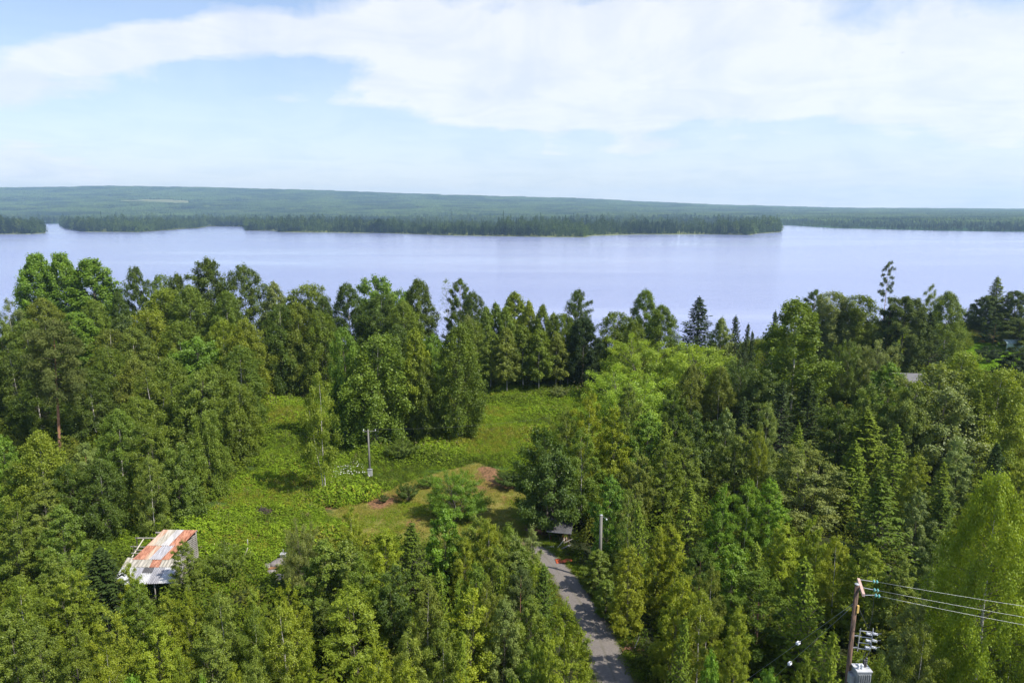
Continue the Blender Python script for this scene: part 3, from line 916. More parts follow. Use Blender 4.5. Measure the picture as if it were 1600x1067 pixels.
('S', 1335, 690, 66, 'l', 'green spruce pressed between the pale fluffy birch and the large bright spruce'),
('Y', 1438, 712, 48, 'y', 'yellow-topped small birch below the silvery feathery tree'),
('S', 1470, 722, 58, 'l', 'shaggy spruce under the silvery feathery tree'),
('Y', 1509, 684, 58, 's', 'silvery pointed birch with yellow tip under the silvery feathery tree'),
('Y', 1587, 716, 56, 'Y', 'orange-tipped birch at the right photo border'),
('S', 1560, 692, 50, 'c', 'dark spruce left of the orange-tipped border birch'),
('Y', 1545, 745, 56, 'y', 'yellow-green birch left of the near white-trunked birch'),
('S', 1382, 745, 106, 'd', 'big dark spruce behind the transformer pole', dict(d=62)),
('E', 1436, 768, 40, 's', 'pale leafy clump beside the big dark spruce'),
('S', 1480, 765, 60, 'd', 'dark shaggy spruce left of the near white-trunked birch'),
('N', 1572, 742, 150, 'y', 'near big birch with a long white trunk on the right photo border', dict(d=41)),
('Y', 1520, 792, 56, 'Y', 'yellow birch on the left side of the near white-trunked birch'),
('Y', 1462, 826, 62, 's', 'silvery narrow birch above the right-hand wires'),
('Y', 1124, 758, 48, 'b', 'bright green birch, left of three fresh tops in the right wood'),
('Y', 1170, 750, 48, 'b', 'bright green birch, middle of three fresh tops in the right wood'),
('Y', 1208, 748, 52, 'b', 'bright green birch, right of three fresh tops in the right wood'),
('S', 1080, 752, 56, 'l', 'green spruce left of the three fresh birch tops'),
('Y', 1026, 818, 44, 'Y', 'orange-tipped birch, left of a pair behind the bare grey pole'),
('Y', 1056, 815, 48, 'Y', 'orange-tipped birch, right of a pair behind the bare grey pole'),
('E', 951, 745, 48, 'b', 'fresh green small aspen behind the bare grey pole'),
('Y', 985, 764, 44, 'o', 'olive birch just right of the fresh green aspen'),
('Sy', 1003, 790, 44, 'l', 'young spruce right of the bare grey pole'),
('Y', 984, 852, 50, 'Y', 'slim birch with an orange tip right of the bare grey pole', dict(d=54)),
('E', 935, 858, 44, 'n', 'leafy young aspen at the foot of the bare grey pole', dict(base=925)),
('E', 948, 905, 36, 'n', 'leafy sapling between the road and the slim orange-tipped birch', dict(base=962)),
('Y', 1232, 812, 62, 'Y', 'yellow-topped birch in the lower right wood'),
('Y', 1274, 812, 48, 'y', 'pointed yellow birch above the transformer pole'),
('Y', 1310, 840, 56, 'Y', 'yellow birch just behind the transformer pole top, on its left'),
('Y', 1360, 852, 62, 'y', 'yellow birch just behind the transformer pole top, on its right'),
('Y', 1403, 866, 56, 'o', 'olive birch behind the three wires right of the pole'),
('E', 1145, 852, 66, 'b', 'fresh leafy aspen in the lower middle of the right wood'),
('Py', 1095, 850, 60, 'd', 'dark young pine between the aspen and the orange-tipped pair'),
('Yd', 1108, 884, 44, 'o', 'thin olive birch left of the dark bushy pine'),
('Sy', 1185, 850, 50, 'l', 'light young spruce right of the fresh leafy aspen'),
('Y', 1052, 900, 70, 'Y', 'birch with several orange shoots right of the road'),
('Y', 1097, 925, 62, 'y', 'yellow-green birch in front of the thin olive birch'),
('Y', 1152, 952, 50, 'y', 'yellow-tipped birch at the end of the cluster right of the road'),
('E', 1114, 1022, 42, 'b', 'bright leafy sapling top at the bottom edge right of the road'),
('Py', 1190, 892, 100, 'd', 'dark bushy pine right of the road cluster', dict(d=50)),
('Sy', 1064, 962, 44, 'l', 'light young pine-like spruce in the cluster right of the road'),
('Sy', 1262, 878, 78, 'l', 'light green spruce left of the transformer pole', dict(d=47)),
('Sy', 1303, 988, 72, 'l', 'near light spruce in front of the transformer pole\'s foot', dict(d=30.5)),
('E', 1205, 1046, 62, 'b', 'bright leafy top at the bottom edge under the white insulators'),
('Y', 1250, 1020, 56, 'n', 'green birch at the bottom edge between insulators and spruce'),
('Y', 1410, 930, 84, 's', 'silvery leafy birch right of the transformer', dict(d=42)),
('Y', 1450, 985, 62, 'o', 'olive bushy birch at the bottom right of the transformer'),
('Y', 1385, 1035, 50, 'n', 'green sapling at the bottom edge beside the transformer', dict(d=32)),
('Yd', 1590, 980, 60, 'd', 'dark green birch low at the bottom right photo corner'),
('Y', 836, 822, 40, 's', 'silvery open birch where the road disappears behind the crowns', dict(d=60)),
('E', 815, 850, 52, 'n', 'leafy aspen hiding the far end of the gravel road', dict(d=55.5)),
('Y', 838, 868, 40, 'y', 'slender yellow-green birch overhanging the road\'s left edge', dict(d=53.5)),
('Y', 760, 905, 50, 'o', 'olive birch behind the broad golden-green one'),
('Y', 830, 930, 60, 'n', 'green birch behind the bright roadside birch', dict(d=45)),
('Y', 806, 815, 50, 'n', 'green birch top standing in front of the mown corner by the dark round tree', dict(d=61)),
('Y', 784, 828, 44, 'o', 'olive birch between the yellow-topped one and the mown corner', dict(d=59)),
# --- lower left wood
('S', 154, 858, 92, 'c', 'dark spruce in front of the rusty shed\'s left corner', dict(d=53)),
('Y', 196, 880, 34, 'Y', 'yellowish slim birch in front of the shed roof\'s lower corner', dict(d=54)),
('Y', 288, 846, 40, 'o', 'slim birch standing before the shed\'s slatted side wall', dict(d=58.5)),
('Y', 60, 868, 70, 'o', 'olive birch level with the shed near the left photo border'),
('Y', 102, 882, 62, 'y', 'yellow-tipped birch left of the dark spruce by the shed'),
('Y', 22, 905, 66, 'n', 'green birch on the left border below the shed level'),
('E', 14, 955, 64, 'n', 'leafy aspen on the left photo border, lower part'),
('Y', 58, 975, 60, 'o', 'olive birch in the lower left, second from the border'),
('Y', 98, 985, 60, 'o', 'leafy olive birch in the lower left wood, right of the border pair'),
('Y', 165, 945, 62, 'y', 'light-tipped birch in front of the dark spruce by the shed'),
('Y', 168, 1008, 66, 'y', 'yellowish birch low in the left foreground'),
('Y', 222, 905, 60, 'n', 'green birch below the shed\'s open front'),
('Y', 255, 930, 56, 'y', 'yellow-green birch below the shed\'s right front post'),
('Y', 300, 925, 52, 'y', 'birch with yellow shoots below the slatted side wall'),
('Y', 345, 920, 60, 'o', 'olive birch below the rounded green bush'),
('Y', 236, 972, 68, 'y', 'yellow-shooted birch in the left foreground, in front of the row below the shed'),
('Y', 270, 1018, 44, 'y', 'slender birch near the bottom edge under the shed'),
('E', 208, 1048, 62, 'b', 'bright leaf-crowned top at the bottom edge, left foreground'),
('E', 322, 1056, 36, 'b', 'small bright leafy top at the bottom edge, between young birches'),
('Y', 330, 965, 74, 'o', 'olive birch in the middle of the left foreground'),
('Y', 392, 950, 54, 'n', 'green birch with yellow leader in the left foreground'),
('Y', 357, 1034, 40, 'y', 'small birch top at the bottom edge beside the bright leafy one'),
('Y', 398, 915, 50, 'y', 'birch with yellow tips below the grey stones'),
('Y', 452, 912, 56, 'y', 'tall birch with yellow tips right of the grey stones'),
('Y', 440, 942, 74, 'y', 'broad yellow-tipped birch in the middle foreground'),
('Y', 400, 1028, 50, 'o', 'olive top at the bottom edge in the middle-left foreground'),
('Y', 470, 1015, 52, 'y', 'thin yellow-tipped top at the bottom edge left of the big light birch'),
('Yc', 556, 912, 98, 'y', 'big light yellow-green birch in the centre foreground', dict(d=47)),
('Y', 570, 1005, 66, 'Y', 'yellow-leaved birch below the big light one'),
('Y', 528, 1050, 44, 'Y', 'small yellow top at the bottom edge below the big light birch'),
('Yd', 640, 982, 66, 'o', 'thin brown-tipped birch right of the big light one'),
('Y', 628, 1032, 58, 'Y', 'golden birch top at the bottom edge in the centre'),
('Y', 717, 1042, 50, 'Y', 'golden top at the bottom edge right of centre'),
('Y', 725, 926, 92, 'Y', 'broad golden-green birch left of the road', dict(d=44)),
('Y', 690, 965, 60, 'o', 'olive birch before the broad golden-green one'),
('Sy', 716, 988, 42, 'l', 'small bright spruce before the broad golden-green birch'),
('Y', 785, 932, 58, 's', 'silvery-leaved birch right of the broad golden-green one'),
('Yc', 885, 945, 70, 'y', 'bright birch right beside the road on its left', dict(d=42.5)),
('Y', 862, 985, 60, 'y', 'yellow-green birch by the bottom edge left of the road', dict(d=38.5)),
('Y', 822, 1000, 60, 'n', 'green birch at the bottom edge, two crowns left of the road'),
('Py', 812, 880, 56, 'p', 'slim greyish young pine left of the road', dict(d=49)),
('Sy', 846, 884, 50, 'd', 'dark young spruce at the road\'s left edge', dict(d=51.5)),
('Sy', 780, 884, 36, 'l', 'small light spruce left of the slim young pine'),
('W', 476, 812, 66, 's', 'bluish-green bush right of the grey stones', dict(d=60)),
('E', 508, 842, 70, 'n', 'leafy aspen right of the bluish-green bush'),
('Y', 548, 790, 40, 'y', 'thin light sapling top on the mown grass\'s near side', dict(d=62)),
('E', 540, 845, 66, 'n', 'leafy green tree below the thin light sapling'),
('Y', 600, 826, 58, 'Y', 'yellow-headed birch left of the tall dark green spruce'),
('S', 641, 814, 70, 'd', 'tall dark green spruce in the middle before the mown grass', dict(d=58)),
('Y', 575, 862, 62, 'n', 'dark-based birch below the yellow-headed one'),
('U', 610, 880, 66, 'd', 'dark alder between the big light birch and the tall dark spruce'),
('E', 693, 797, 56, 'b', 'bright aspen just before the light green willow bush'),
('Y', 735, 800, 60, 'n', 'green birch in front of the light green willow bush\'s right side'),
('Y', 762, 812, 44, 'y', 'yellow-topped birch right of the willow bush'),
('Y', 722, 838, 44, 'y', 'slim yellow-green birch in front of the aspen and willow bush'),
('Y', 800, 838, 52, 's', 'silvery open birch near where the road vanishes'),
('Y', 772, 850, 48, 'n', 'green birch left of the silvery open one'),
('Y', 665, 905, 56, 'o', 'light-tipped birch in front of the tall dark green spruce'),
('Sy', 690, 890, 46, 'l', 'light spruce right of the tall dark green spruce'),
('Sy', 712, 905, 30, 'l', 'narrow spruce tip above the broad golden-green birch'),
('Y', 745, 880, 50, 'n', 'green birch between light spruce tips left of the road'),
('Y', 500, 935, 50, 'd', 'dark green birch left of the big light birch', dict(d=50)),
('H', 1548, 538, 34, 'c', 'dark clipped bush on the lawn, the nearer of two', dict(base=566)),
('H', 1540, 520, 34, 'c', 'dark bush at the lawn\'s yellow far edge', dict(base=534)),
]

# ------------------------------------------------------------------ ground sheet
def in_poly(x, y, poly):
    inside = np.zeros(x.shape, bool)
    n = len(poly)
    for i in range(n):
        x0, y0 = poly[i]; x1, y1 = poly[(i+1) % n]
        c = ((y0 > y) != (y1 > y)) & (x < (x1-x0)*(y-y0)/((y1-y0) or 1e-9) + x0)
        inside ^= c
    return inside


def gpoly(pts):
    return [tuple(ground(*p)[:2]) for p in pts]


def soft(x, y, poly, w_=1.2, k=8):
    """soft inside mask"""
    s = np.zeros(x.shape)
    for i in range(k):
        a = i*2*math.pi/k
        s += in_poly(x + w_*math.cos(a), y + w_*math.sin(a), poly)
    return s/k


road_px = [(962, 1067), (940, 1010), (926, 975), (905, 940), (884, 910), (864, 885), (845, 865), (826, 852)]
road_c = [ground(*p) for p in road_px]
road_c = [np.array([road_c[0][0] + (road_c[0][0]-road_c[1][0])*3, road_c[0][1] + (road_c[0][1]-road_c[1][1])*3, 0])] + road_c
rc = np.array([(p[0], p[1]) for p in road_c])
# smooth the centre line
tt = np.linspace(0, len(rc)-1, 90)
rx = np.interp(tt, np.arange(len(rc)), rc[:, 0]); ry = np.interp(tt, np.arange(len(rc)), rc[:, 1])
ker = np.ones(9)/9
rxp = np.convolve(np.pad(rx, 4, 'edge'), ker, 'valid'); ryp = np.convolve(np.pad(ry, 4, 'edge'), ker, 'valid')
ROAD = np.stack([rxp, ryp], 1)

MEADOW = gpoly([(300, 800), (360, 760), (400, 700), (410, 640), (420, 618), (520, 628), (540, 690), (600, 700), (680, 690), (760, 612), (905, 604), (930, 640), (900, 680), (830, 720), (812, 770), (830, 830), (850, 860),
                 (760, 870), (640, 850), (560, 860), (480, 870), (440, 905), (330, 930), (180, 900), (120, 880), (180, 840), (240, 820)])
MOWN = gpoly([(590, 790), (640, 765), (700, 742), (760, 728), (800, 752), (830, 770), (835, 800), (850, 835), (830, 865), (740, 862), (640, 850), (560, 845), (520, 800)])
TRACK = gpoly([(500, 800), (560, 785), (640, 752), (740, 722), (765, 728), (700, 752), (640, 775), (590, 800), (520, 812)])
SOIL = [gpoly(p) for p in (
    [(742, 729), (765, 727), (800, 752), (818, 766), (790, 764), (760, 752)],
    [(575, 785), (600, 774), (622, 780), (600, 796), (578, 798)],
    [(500, 790), (525, 788), (530, 798), (508, 802)],
    [(390, 796), (430, 794), (445, 804), (420, 810), (398, 808)],
    [(820, 818), (850, 814), (862, 830), (840, 838), (822, 830)],
    [(410, 884), (430, 878), (440, 890), (425, 898)],
    [(945, 975), (962, 985), (975, 1015), (965, 1010)])]
LAWN = gpoly([(1500, 552), (1530, 530), (1575, 530), (1600, 545), (1600, 600), (1560, 590), (1520, 590)])
DRYG = gpoly([(1512, 532), (1520, 515), (1570, 520), (1565, 534), (1530, 536)])
SLOPE = gpoly([(1370, 560), (1400, 525), (1450, 512), (1480, 530), (1470, 590), (1400, 600)])

gx = np.arange(-330, 331, 1.15); gy = np.concatenate([np.arange(-30, 20, 4), np.arange(20, 262, 1.15)])
GX, GY = np.meshgrid(gx, gy)
GZ = gz(GX, GY)
rr = np.random.default_rng(3)


def vnoise(x, y, s, seed):
    """smooth value noise"""
    r = np.random.default_rng(seed)
    g = r.random((256, 256))
    u = x/s + 1000.37; v = y/s + 1000.71
    i = np.floor(u).astype(int); j = np.floor(v).astype(int)
    fu = u-i; fv = v-j
    fu = fu*fu*(3-2*fu); fv = fv*fv*(3-2*fv)
    a = g[i % 256, j % 256]; b = g[(i+1) % 256, j % 256]; c = g[i % 256, (j+1) % 256]; d = g[(i+1) % 256, (j+1) % 256]
    return (a*(1-fu)+b*fu)*(1-fv) + (c*(1-fu)+d*fu)*fv


def roaddist(x, y):
    d = np.full(np.shape(x), 1e9)
    for p in ROAD:
        d = np.minimum(d, (x-p[0])**2 + (y-p[1])**2)
    return np.sqrt(d)


near_m = (GY < 110) & (np.abs(GX) < 120)
mead = soft(GX, GY, MEADOW, 2.0); mown = np.maximum(soft(GX, GY, MOWN), soft(GX, GY, TRACK))
soil = sum(soft(GX, GY, p, .7) for p in SOIL)
soil = np.clip(soil + .55*mown*(vnoise(GX, GY, 3.5, 5) > .74), 0, 1)
lawn = np.clip(soft(GX, GY, LAWN) + .6*soft(GX, GY, SLOPE), 0, 1); dry = soft(GX, GY, DRYG)
rd = roaddist(GX, GY)
GZ = GZ + (.12*(vnoise(GX, GY, 2.2, 1)-.5) + .3*(vnoise(GX, GY, 9, 2)-.5))*sstep(2.0, 5, rd)*(1-.6*mown)
zone = np.stack([mead, mown, soil, np.ones_like(mead)], -1).reshape(-1, 4)
zone2 = np.stack([lawn, dry, np.clip(1 - (rd-1.5)/1.6, 0, 1)*0.8, np.ones_like(mead)], -1).reshape(-1, 4)
ny, nx = GX.shape
ii = np.arange(ny-1)[:, None]*nx + np.arange(nx-1)[None]
GF = np.stack([ii, ii+1, ii+nx+1, ii+nx], -1).reshape(-1, 4)

m, t = new_mat('ground_cover')
za = t.n('ShaderNodeAttribute', attribute_name='zone'); zb = t.n('ShaderNodeAttribute', attribute_name='zone2')
s1 = t.n('ShaderNodeSeparateColor'); t.l(za.outputs['Color'], s1.inputs[0])
s2 = t.n('ShaderNodeSeparateColor'); t.l(zb.outputs['Color'], s2.inputs[0])
tcn = t.n('ShaderNodeTexCoord'); vec = tcn.outputs['Object']
na = t.noise(vec, .45, 8, .65); nb_ = t.noise(vec, 2.6, 6, .65); nc = t.noise(vec, .12, 5, .6)
forest = t.mix(t.ramp(nb_, [(.35, 0.), (.65, 1.)]), (.020, .030, .010), (.045, .050, .018))
meadow = t.mix(t.ramp(nb_, [(.3, 0.), (.7, 1.)]), (.030, .062, .010), (.070, .115, .018))
mownc = t.mix(t.ramp(nb_, [(.3, 0.), (.62, 1.)]), (.075, .115, .016), (.24, .22, .060))
mownc = t.mix(t.ramp(na, [(.50, 0.), (.68, .8)]), mownc, (.235, .165, .060))
soilc = t.mix(t.ramp(nb_, [(.35, 0.), (.65, 1.)]), (.085, .055, .026), (.28, .150, .080))
c = t.mix(s1.outputs[0], forest, meadow)
wob = t.m('MULTIPLY', t.m('SUBTRACT', na, .5), 1.3)
c = t.mix(t.ramp(t.m('ADD', s1.outputs[1], wob), [(.35, 0.), (.6, 1.)]), c, mownc)
c = t.mix(t.ramp(t.m('ADD', s1.outputs[2], wob), [(.35, 0.), (.62, 1.)]), c, soilc)
lawnc = t.mix(t.ramp(na, [(.35, 0.), (.65, 1.)]), (.13, .25, .022), (.20, .30, .030))
c = t.mix(s2.outputs[0], c, lawnc)
c = t.mix(s2.outputs[1], c, (.42, .32, .10))
c = t.mix(t.ramp(t.m('ADD', s2.outputs[2], wob), [(.4, 0.), (.8, .75)]), c, (.12, .10, .06))
p = t.n('ShaderNodeBsdfPrincipled'); t.l(c, p.inputs['Base Color'])
p.inputs['Roughness'].default_value = .95; p.inputs['Specular IOR Level'].default_value = .1
bn = t.n('ShaderNodeBump', i_Strength=.9, i_Distance=.22); t.l(t.noise(vec, 3.0, 8, .7), bn.inputs['Height']); t.l(bn.outputs[0], p.inputs['Normal'])
out(t, p.outputs[0]); M['ground'] = m
link('ground', mesh_np('ground', np.stack([GX, GY, GZ], -1).reshape(-1, 3), GF, 4, [m],
     {'zone': ('POINT', 'FLOAT_COLOR', zone), 'zone2': ('POINT', 'FLOAT_COLOR', zone2)}, smooth=True), kind='structure')

# gravel road, a cambered sheet a little above the ground
dR = np.gradient(ROAD, axis=0); dR /= np.linalg.norm(dR, axis=1, keepdims=True)
nR = np.stack([-dR[:, 1], dR[:, 0]], 1)
offs = np.array([-1.75, -1.55, -1.0, -.5, 0, .5, 1.0, 1.55, 1.75])*.92
wv = 1 + .10*np.sin(np.arange(90)*.9) + .07*rr.normal(size=90)
rv = ROAD[:, None] + nR[:, None]*(offs[None, :, None]*wv[:, None, None])
rz_ = gz(rv[..., 0], rv[..., 1]) + np.array([.02, .07, .09, .12, .13, .12, .09, .07, .02])[None] + .03
fi = np.arange(89)[:, None]*9 + np.arange(8)[None]
m, t = new_mat('road_gravel')
tcn = t.n('ShaderNodeTexCoord'); vec = tcn.outputs['Object']
g1 = t.noise(vec, 9, 6, .8); g2 = t.noise(vec, .5, 5, .6)
c = t.mix(t.ramp(g1, [(.35, 0.), (.7, 1.)]), (.095, .084, .078), (.215, .192, .178))
c = t.mix(t.ramp(g2, [(.45, 0.), (.7, .5)]), c, (.175, .155, .13))
ac = t.n('ShaderNodeAttribute', attribute_name='across')
c = t.mix(t.ramp(t.m('ADD', ac.outputs['Fac'], t.m('MULTIPLY', t.m('SUBTRACT', g2, .5), .9)), [(.15, .75), (.6, 0.)]), c, (.085, .080, .045))
p = t.n('ShaderNodeBsdfPrincipled'); t.l(c, p.inputs['Base Color']); p.inputs['Roughness'].default_value = .95
bn = t.n('ShaderNodeBump', i_Strength=.7, i_Distance=.05); t.l(g1, bn.inputs['Height']); t.l(bn.outputs[0], p.inputs['Normal'])
out(t, p.outputs[0])
link('gravel_road', mesh_np('gravel_road', np.concatenate([rv, rz_[..., None]], -1).reshape(-1, 3), np.stack([fi, fi+1, fi+10, fi+9], -1).reshape(-1, 4), 4, [m], {'across': ('POINT', 'FLOAT', np.tile(np.array([0, .3, .75, 1, .35, 1, .75, .3, 0.]), 90).astype(np.float32))}, smooth=True), kind='structure')

# ------------------------------------------------------------------ lake
m, t = new_mat('lake_water')
tcn = t.n('ShaderNodeTexCoord'); vec = tcn.outputs['Object']
mp = t.n('ShaderNodeMapping'); mp.inputs['Scale'].default_value = (1, 1.6, 1); t.l(vec, mp.inputs[0])
calm = t.n('ShaderNodeMapping'); calm.inputs['Scale'].default_value = (.0012, .007, 1); t.l(vec, calm.inputs[0])
band = t.ramp(t.noise(calm.outputs[0], 1.0, 5, .5, .4), [(.36, .12), (.62, 1.)])
h = t.m('ADD', t.noise(mp.outputs[0], .55, 6, .62), t.m('MULTIPLY', t.noise(mp.outputs[0], .05, 3, .5), .8))
bn = t.n('ShaderNodeBump', i_Distance=.45); t.l(t.m('MULTIPLY', band, 1.1), bn.inputs['Strength']); t.l(h, bn.inputs['Height'])
p = t.n('ShaderNodeBsdfPrincipled')
p.inputs['Base Color'].default_value = (.26, .30, .50, 1)
p.inputs['Specular IOR Level'].default_value = .5
p.inputs['IOR'].default_value = 1.45
p.inputs['Roughness'].default_value = .13
t.l(bn.outputs[0], p.inputs['Normal'])
out(t, p.outputs[0])
wm = MB()
wm.v = [(-14500, 150, LAKE), (14500, 150, LAKE), (14500, 9600, LAKE), (-14500, 9600, LAKE)]; wm.f = [(0, 1, 2, 3)]
wm.build('lake_water', m, kind='structure')

# ------------------------------------------------------------------ far land
SKYL = ([-900, -300, 0, 120, 200, 260, 330, 400, 500, 600, 700, 800, 900, 1000, 1100, 1200, 1300, 1400, 1500, 1600, 1900, 2600],
        [300, 297, 296, 295, 293.5, 294.5, 295, 297, 299, 303, 306, 308.5, 311, 316, 320, 322.5, 325, 325.5, 326, 327, 328, 328])
SHORE = ([-1200, 0, 60, 380, 800, 1000, 1220, 1290, 1450, 1600, 2600], [350, 350, 350, 349, 348.5, 351, 352.5, 357, 361, 363, 364])
upx = np.linspace(-800, 2400, 380)
tv = np.concatenate([np.linspace(0, .02, 4), np.linspace(.03, 1, 90)**1.0, np.linspace(1.05, 1.25, 4)])
HVv = []
for px in upx:
    d0 = lakept(px, np.interp(px, *SHORE))[1]
    dc = 7600.0
    u = (px-800)/FPX/math.cos(PITCH)
    for tq in tv:
        d = d0 + (dc-d0)*tq
        HVv.append((u*d, d, tq, px))
HV = np.array(HVv).reshape(len(upx), len(tv), 4)
ALPHA = np.array([(330.0-np.interp(p_, *SKYL)) for p_ in upx])


def hillz(px, d, d0):
    tq = np.clip((d-d0)/(7600.0-d0), 0, 1.6)
    a = 330.0 - np.interp(px, *SKYL)
    top = CAMZ + a/FPX*7600/math.cos(PITCH)*1.03 - 18
    base = LAKE + 1.0 + 3*np.clip(tq*30, 0, 1)
    s = np.clip((tq-.16)/.84, 0, 1)
    prof = np.clip(s, 0, 1)**1.35
    x = (px-800)/FPX*d/math.cos(PITCH)
    roll = 26*(vnoise(x, d, 900, 31)-.5)*prof**.5 + 12*(vnoise(x, d, 330, 32)-.5)*prof**.5
    fall = np.where(tq > 1, (tq-1)*120, 0)
    return base + (top-base)*prof + roll*(1-s**3) - fall - np.where(tq <= 0, 1.8, 0)


D0 = np.array([lakept(p_, np.interp(p_, *SHORE))[1] for p_ in upx])
HZ = hillz(HV[..., 3], HV[..., 1], D0[:, None])
hverts = np.stack([HV[..., 0], HV[..., 1], HZ], -1).reshape(-1, 3)
nu, nt_ = len(upx), len(tv)
hi_ = np.arange(nu-1)[:, None]*nt_ + np.arange(nt_-1)[None]
HF = np.stack([hi_, hi_+nt_, hi_+nt_+1, hi_+1], -1).reshape(-1, 4)
m, t = new_mat('far_hill_forest_floor')
tcn = t.n('ShaderNodeTexCoord'); vec = tcn.outputs['Object']
a_ = t.noise(vec, .004, 8, .65); b_ = t.noise(vec, .03, 5, .7)
c = t.mix(t.ramp(a_, [(.42, 0.), (.6, 1.)]), (.026, .060, .026), (.055, .100, .036))
c = t.mix(t.ramp(b_, [(.4, 0.), (.62, .7)]), c, (.022, .038, .018))
p = t.n('ShaderNodeBsdfPrincipled'); t.l(c, p.inputs['Base Color']); p.inputs['Roughness'].default_value = 1; p.inputs['Specular IOR Level'].default_value = 0
out(t, p.outputs[0]); M['hill'] = m
link('hills', mesh_np('hills', hverts, HF, 4, [m], smooth=True), kind='structure')

grassm = simple('shore_grass', (.13, .15, .045), .95, .35, .05, bump=0, spec=.1)


def land(name, px_poly, top=.9, edge=None):
    pts = [lakept(*p)[:2] for p in px_poly]
    n = len(pts)
    cx = sum(p[0] for p in pts)/n; cy = sum(p[1] for p in pts)/n
    b = MB()
    b.v = [(x, y, LAKE-.6) for x, y in pts] + [(x + (cx-x)*.006, y + (cy-y)*.006, LAKE+top) for x, y in pts]
    b.f = [(i, (i+1) % n, n+(i+1) % n, n+i) for i in range(n)] + [tuple(range(n, 2*n))]
    b.build(name, grassm, kind='structure')
    return pts


PEN = land('peninsula', [(92, 352), (100, 357), (130, 362.5), (215, 363), (268, 359.5), (276, 358.5), (308, 357), (325, 354), (380, 354.5), (383, 360.5), (432, 361), (437, 363), (600, 364.5), (700, 368), (860, 370.5), (915, 371), (925, 368.5), (1000, 366.5),
                         (1100, 366.5), (1175, 367.5), (1182, 365.5), (1221, 363), (1220, 360.5), (1170, 359), (1000, 356), (830, 354), (700, 353.5), (500, 352.5), (330, 351.5), (200, 351), (100, 350.5)])
ISL = land('island', [(-160, 362), (-60, 365.5), (0, 366), (45, 366), (70, 364.5), (72, 362), (50, 359), (0, 357), (-120, 357)])


def scatter(name, pts, scl, rot, idx, meshes, label, cat, colr=(1, 1, 1, 1), instcol=None):
    """one stuff object: meshes set out on points"""
    me = mesh_np(name + '_points', pts, np.zeros(0, int), 4, [], {'scl': ('POINT', 'FLOAT_VECTOR', scl), 'rotz': ('POINT', 'FLOAT', rot), 'idx': ('POINT', 'INT', idx.astype(np.int32))})
    coll = bpy.data.collections.new(name + '_kinds')
    for i, mm in enumerate(meshes):
        ob = bpy.data.objects.new('%s_kind_%03d' % (name, i), mm)
        ob.color = (instcol[i] if instcol else colr)
        coll.objects.link(ob)
    ng = bpy.data.node_groups.new(name, 'GeometryNodeTree')
    ng.interface.new_socket('Geometry', in_out='INPUT', socket_type='NodeSocketGeometry')
    ng.interface.new_socket('Geometry', in_out='OUTPUT', socket_type='NodeSocketGeometry')
    N = ng.nodes
    gi = N.new('NodeGroupInput'); go = N.new('NodeGroupOutput')
    ci = N.new('GeometryNodeCollectionInfo'); ci.inputs['Collection'].default_value = coll
    ci.inputs['Separate Children'].default_value = True; ci.inputs['Reset Children'].default_value = True
    ip = N.new('GeometryNodeInstanceOnPoints'); ip.inputs['Pick Instance'].default_value = True

    def attr(nm, typ):
        a = N.new('GeometryNodeInputNamedAttribute'); a.data_type = typ; a.inputs['Name'].default_value = nm
        return a.outputs['Attribute']
    cx = N.new('ShaderNodeCombineXYZ')
    ng.links.new(attr('rotz', 'FLOAT'), cx.inputs[2])
    ng.links.new(gi.outputs[0], ip.inputs['Points'])
    ng.links.new(ci.outputs[0], ip.inputs['Instance'])
    ng.links.new(attr('idx', 'INT'), ip.inputs['Instance Index'])
    ng.links.new(cx.outputs[0], ip.inputs['Rotation'])
    ng.links.new(attr('scl', 'FLOAT_VECTOR'), ip.inputs['Scale'])
    ng.links.new(ip.outputs[0], go.inputs[0])
    o = link(name, me, None, label, cat, None, 'stuff')
    md = o.modifiers.new('scatter', 'NODES'); md.node_group = ng
    return o


# far trees, simple but ragged
def far_leaf(name, alpha_rand=True):
    m, t = new_mat(name)
    oi = t.n('ShaderNodeObjectInfo')
    av = t.n('ShaderNodeAttribute', attribute_name='shade')
    g = t.n('ShaderNodeNewGeometry')
    nz = t.noise(g.outputs['Position'], .0022, 6, .65)
    ck = t.ramp(oi.outputs['Random'], [(0.0, (.012, .026, .010)), (.45, (.024, .046, .015)), (.75, (.044, .074, .020)), (1.0, (.090, .125, .030))])
    ck = t.mix(t.ramp(nz, [(.45, 0.), (.58, .75)]), ck, (.085, .135, .032))
    c = t.mix(1.0, ck, t.ramp(av.outputs['Fac'], [(0.0, (.6, .6, .6)), (1.0, (1.5, 1.45, 1.3))]), 'MULTIPLY')
    d = t.n('ShaderNodeBsdfDiffuse'); t.l(c, d.inputs[0])
    tr = t.n('ShaderNodeBsdfTranslucent'); t.l(c, tr.inputs[0])
    mx = t.n('ShaderNodeMixShader', i_0=.2); t.l(d.outputs[0], mx.inputs[1]); t.l(tr.outputs[0], mx.inputs[2])
    out(t, mx.outputs[0])
    return m


M['far'] = far_leaf('far_foliage')


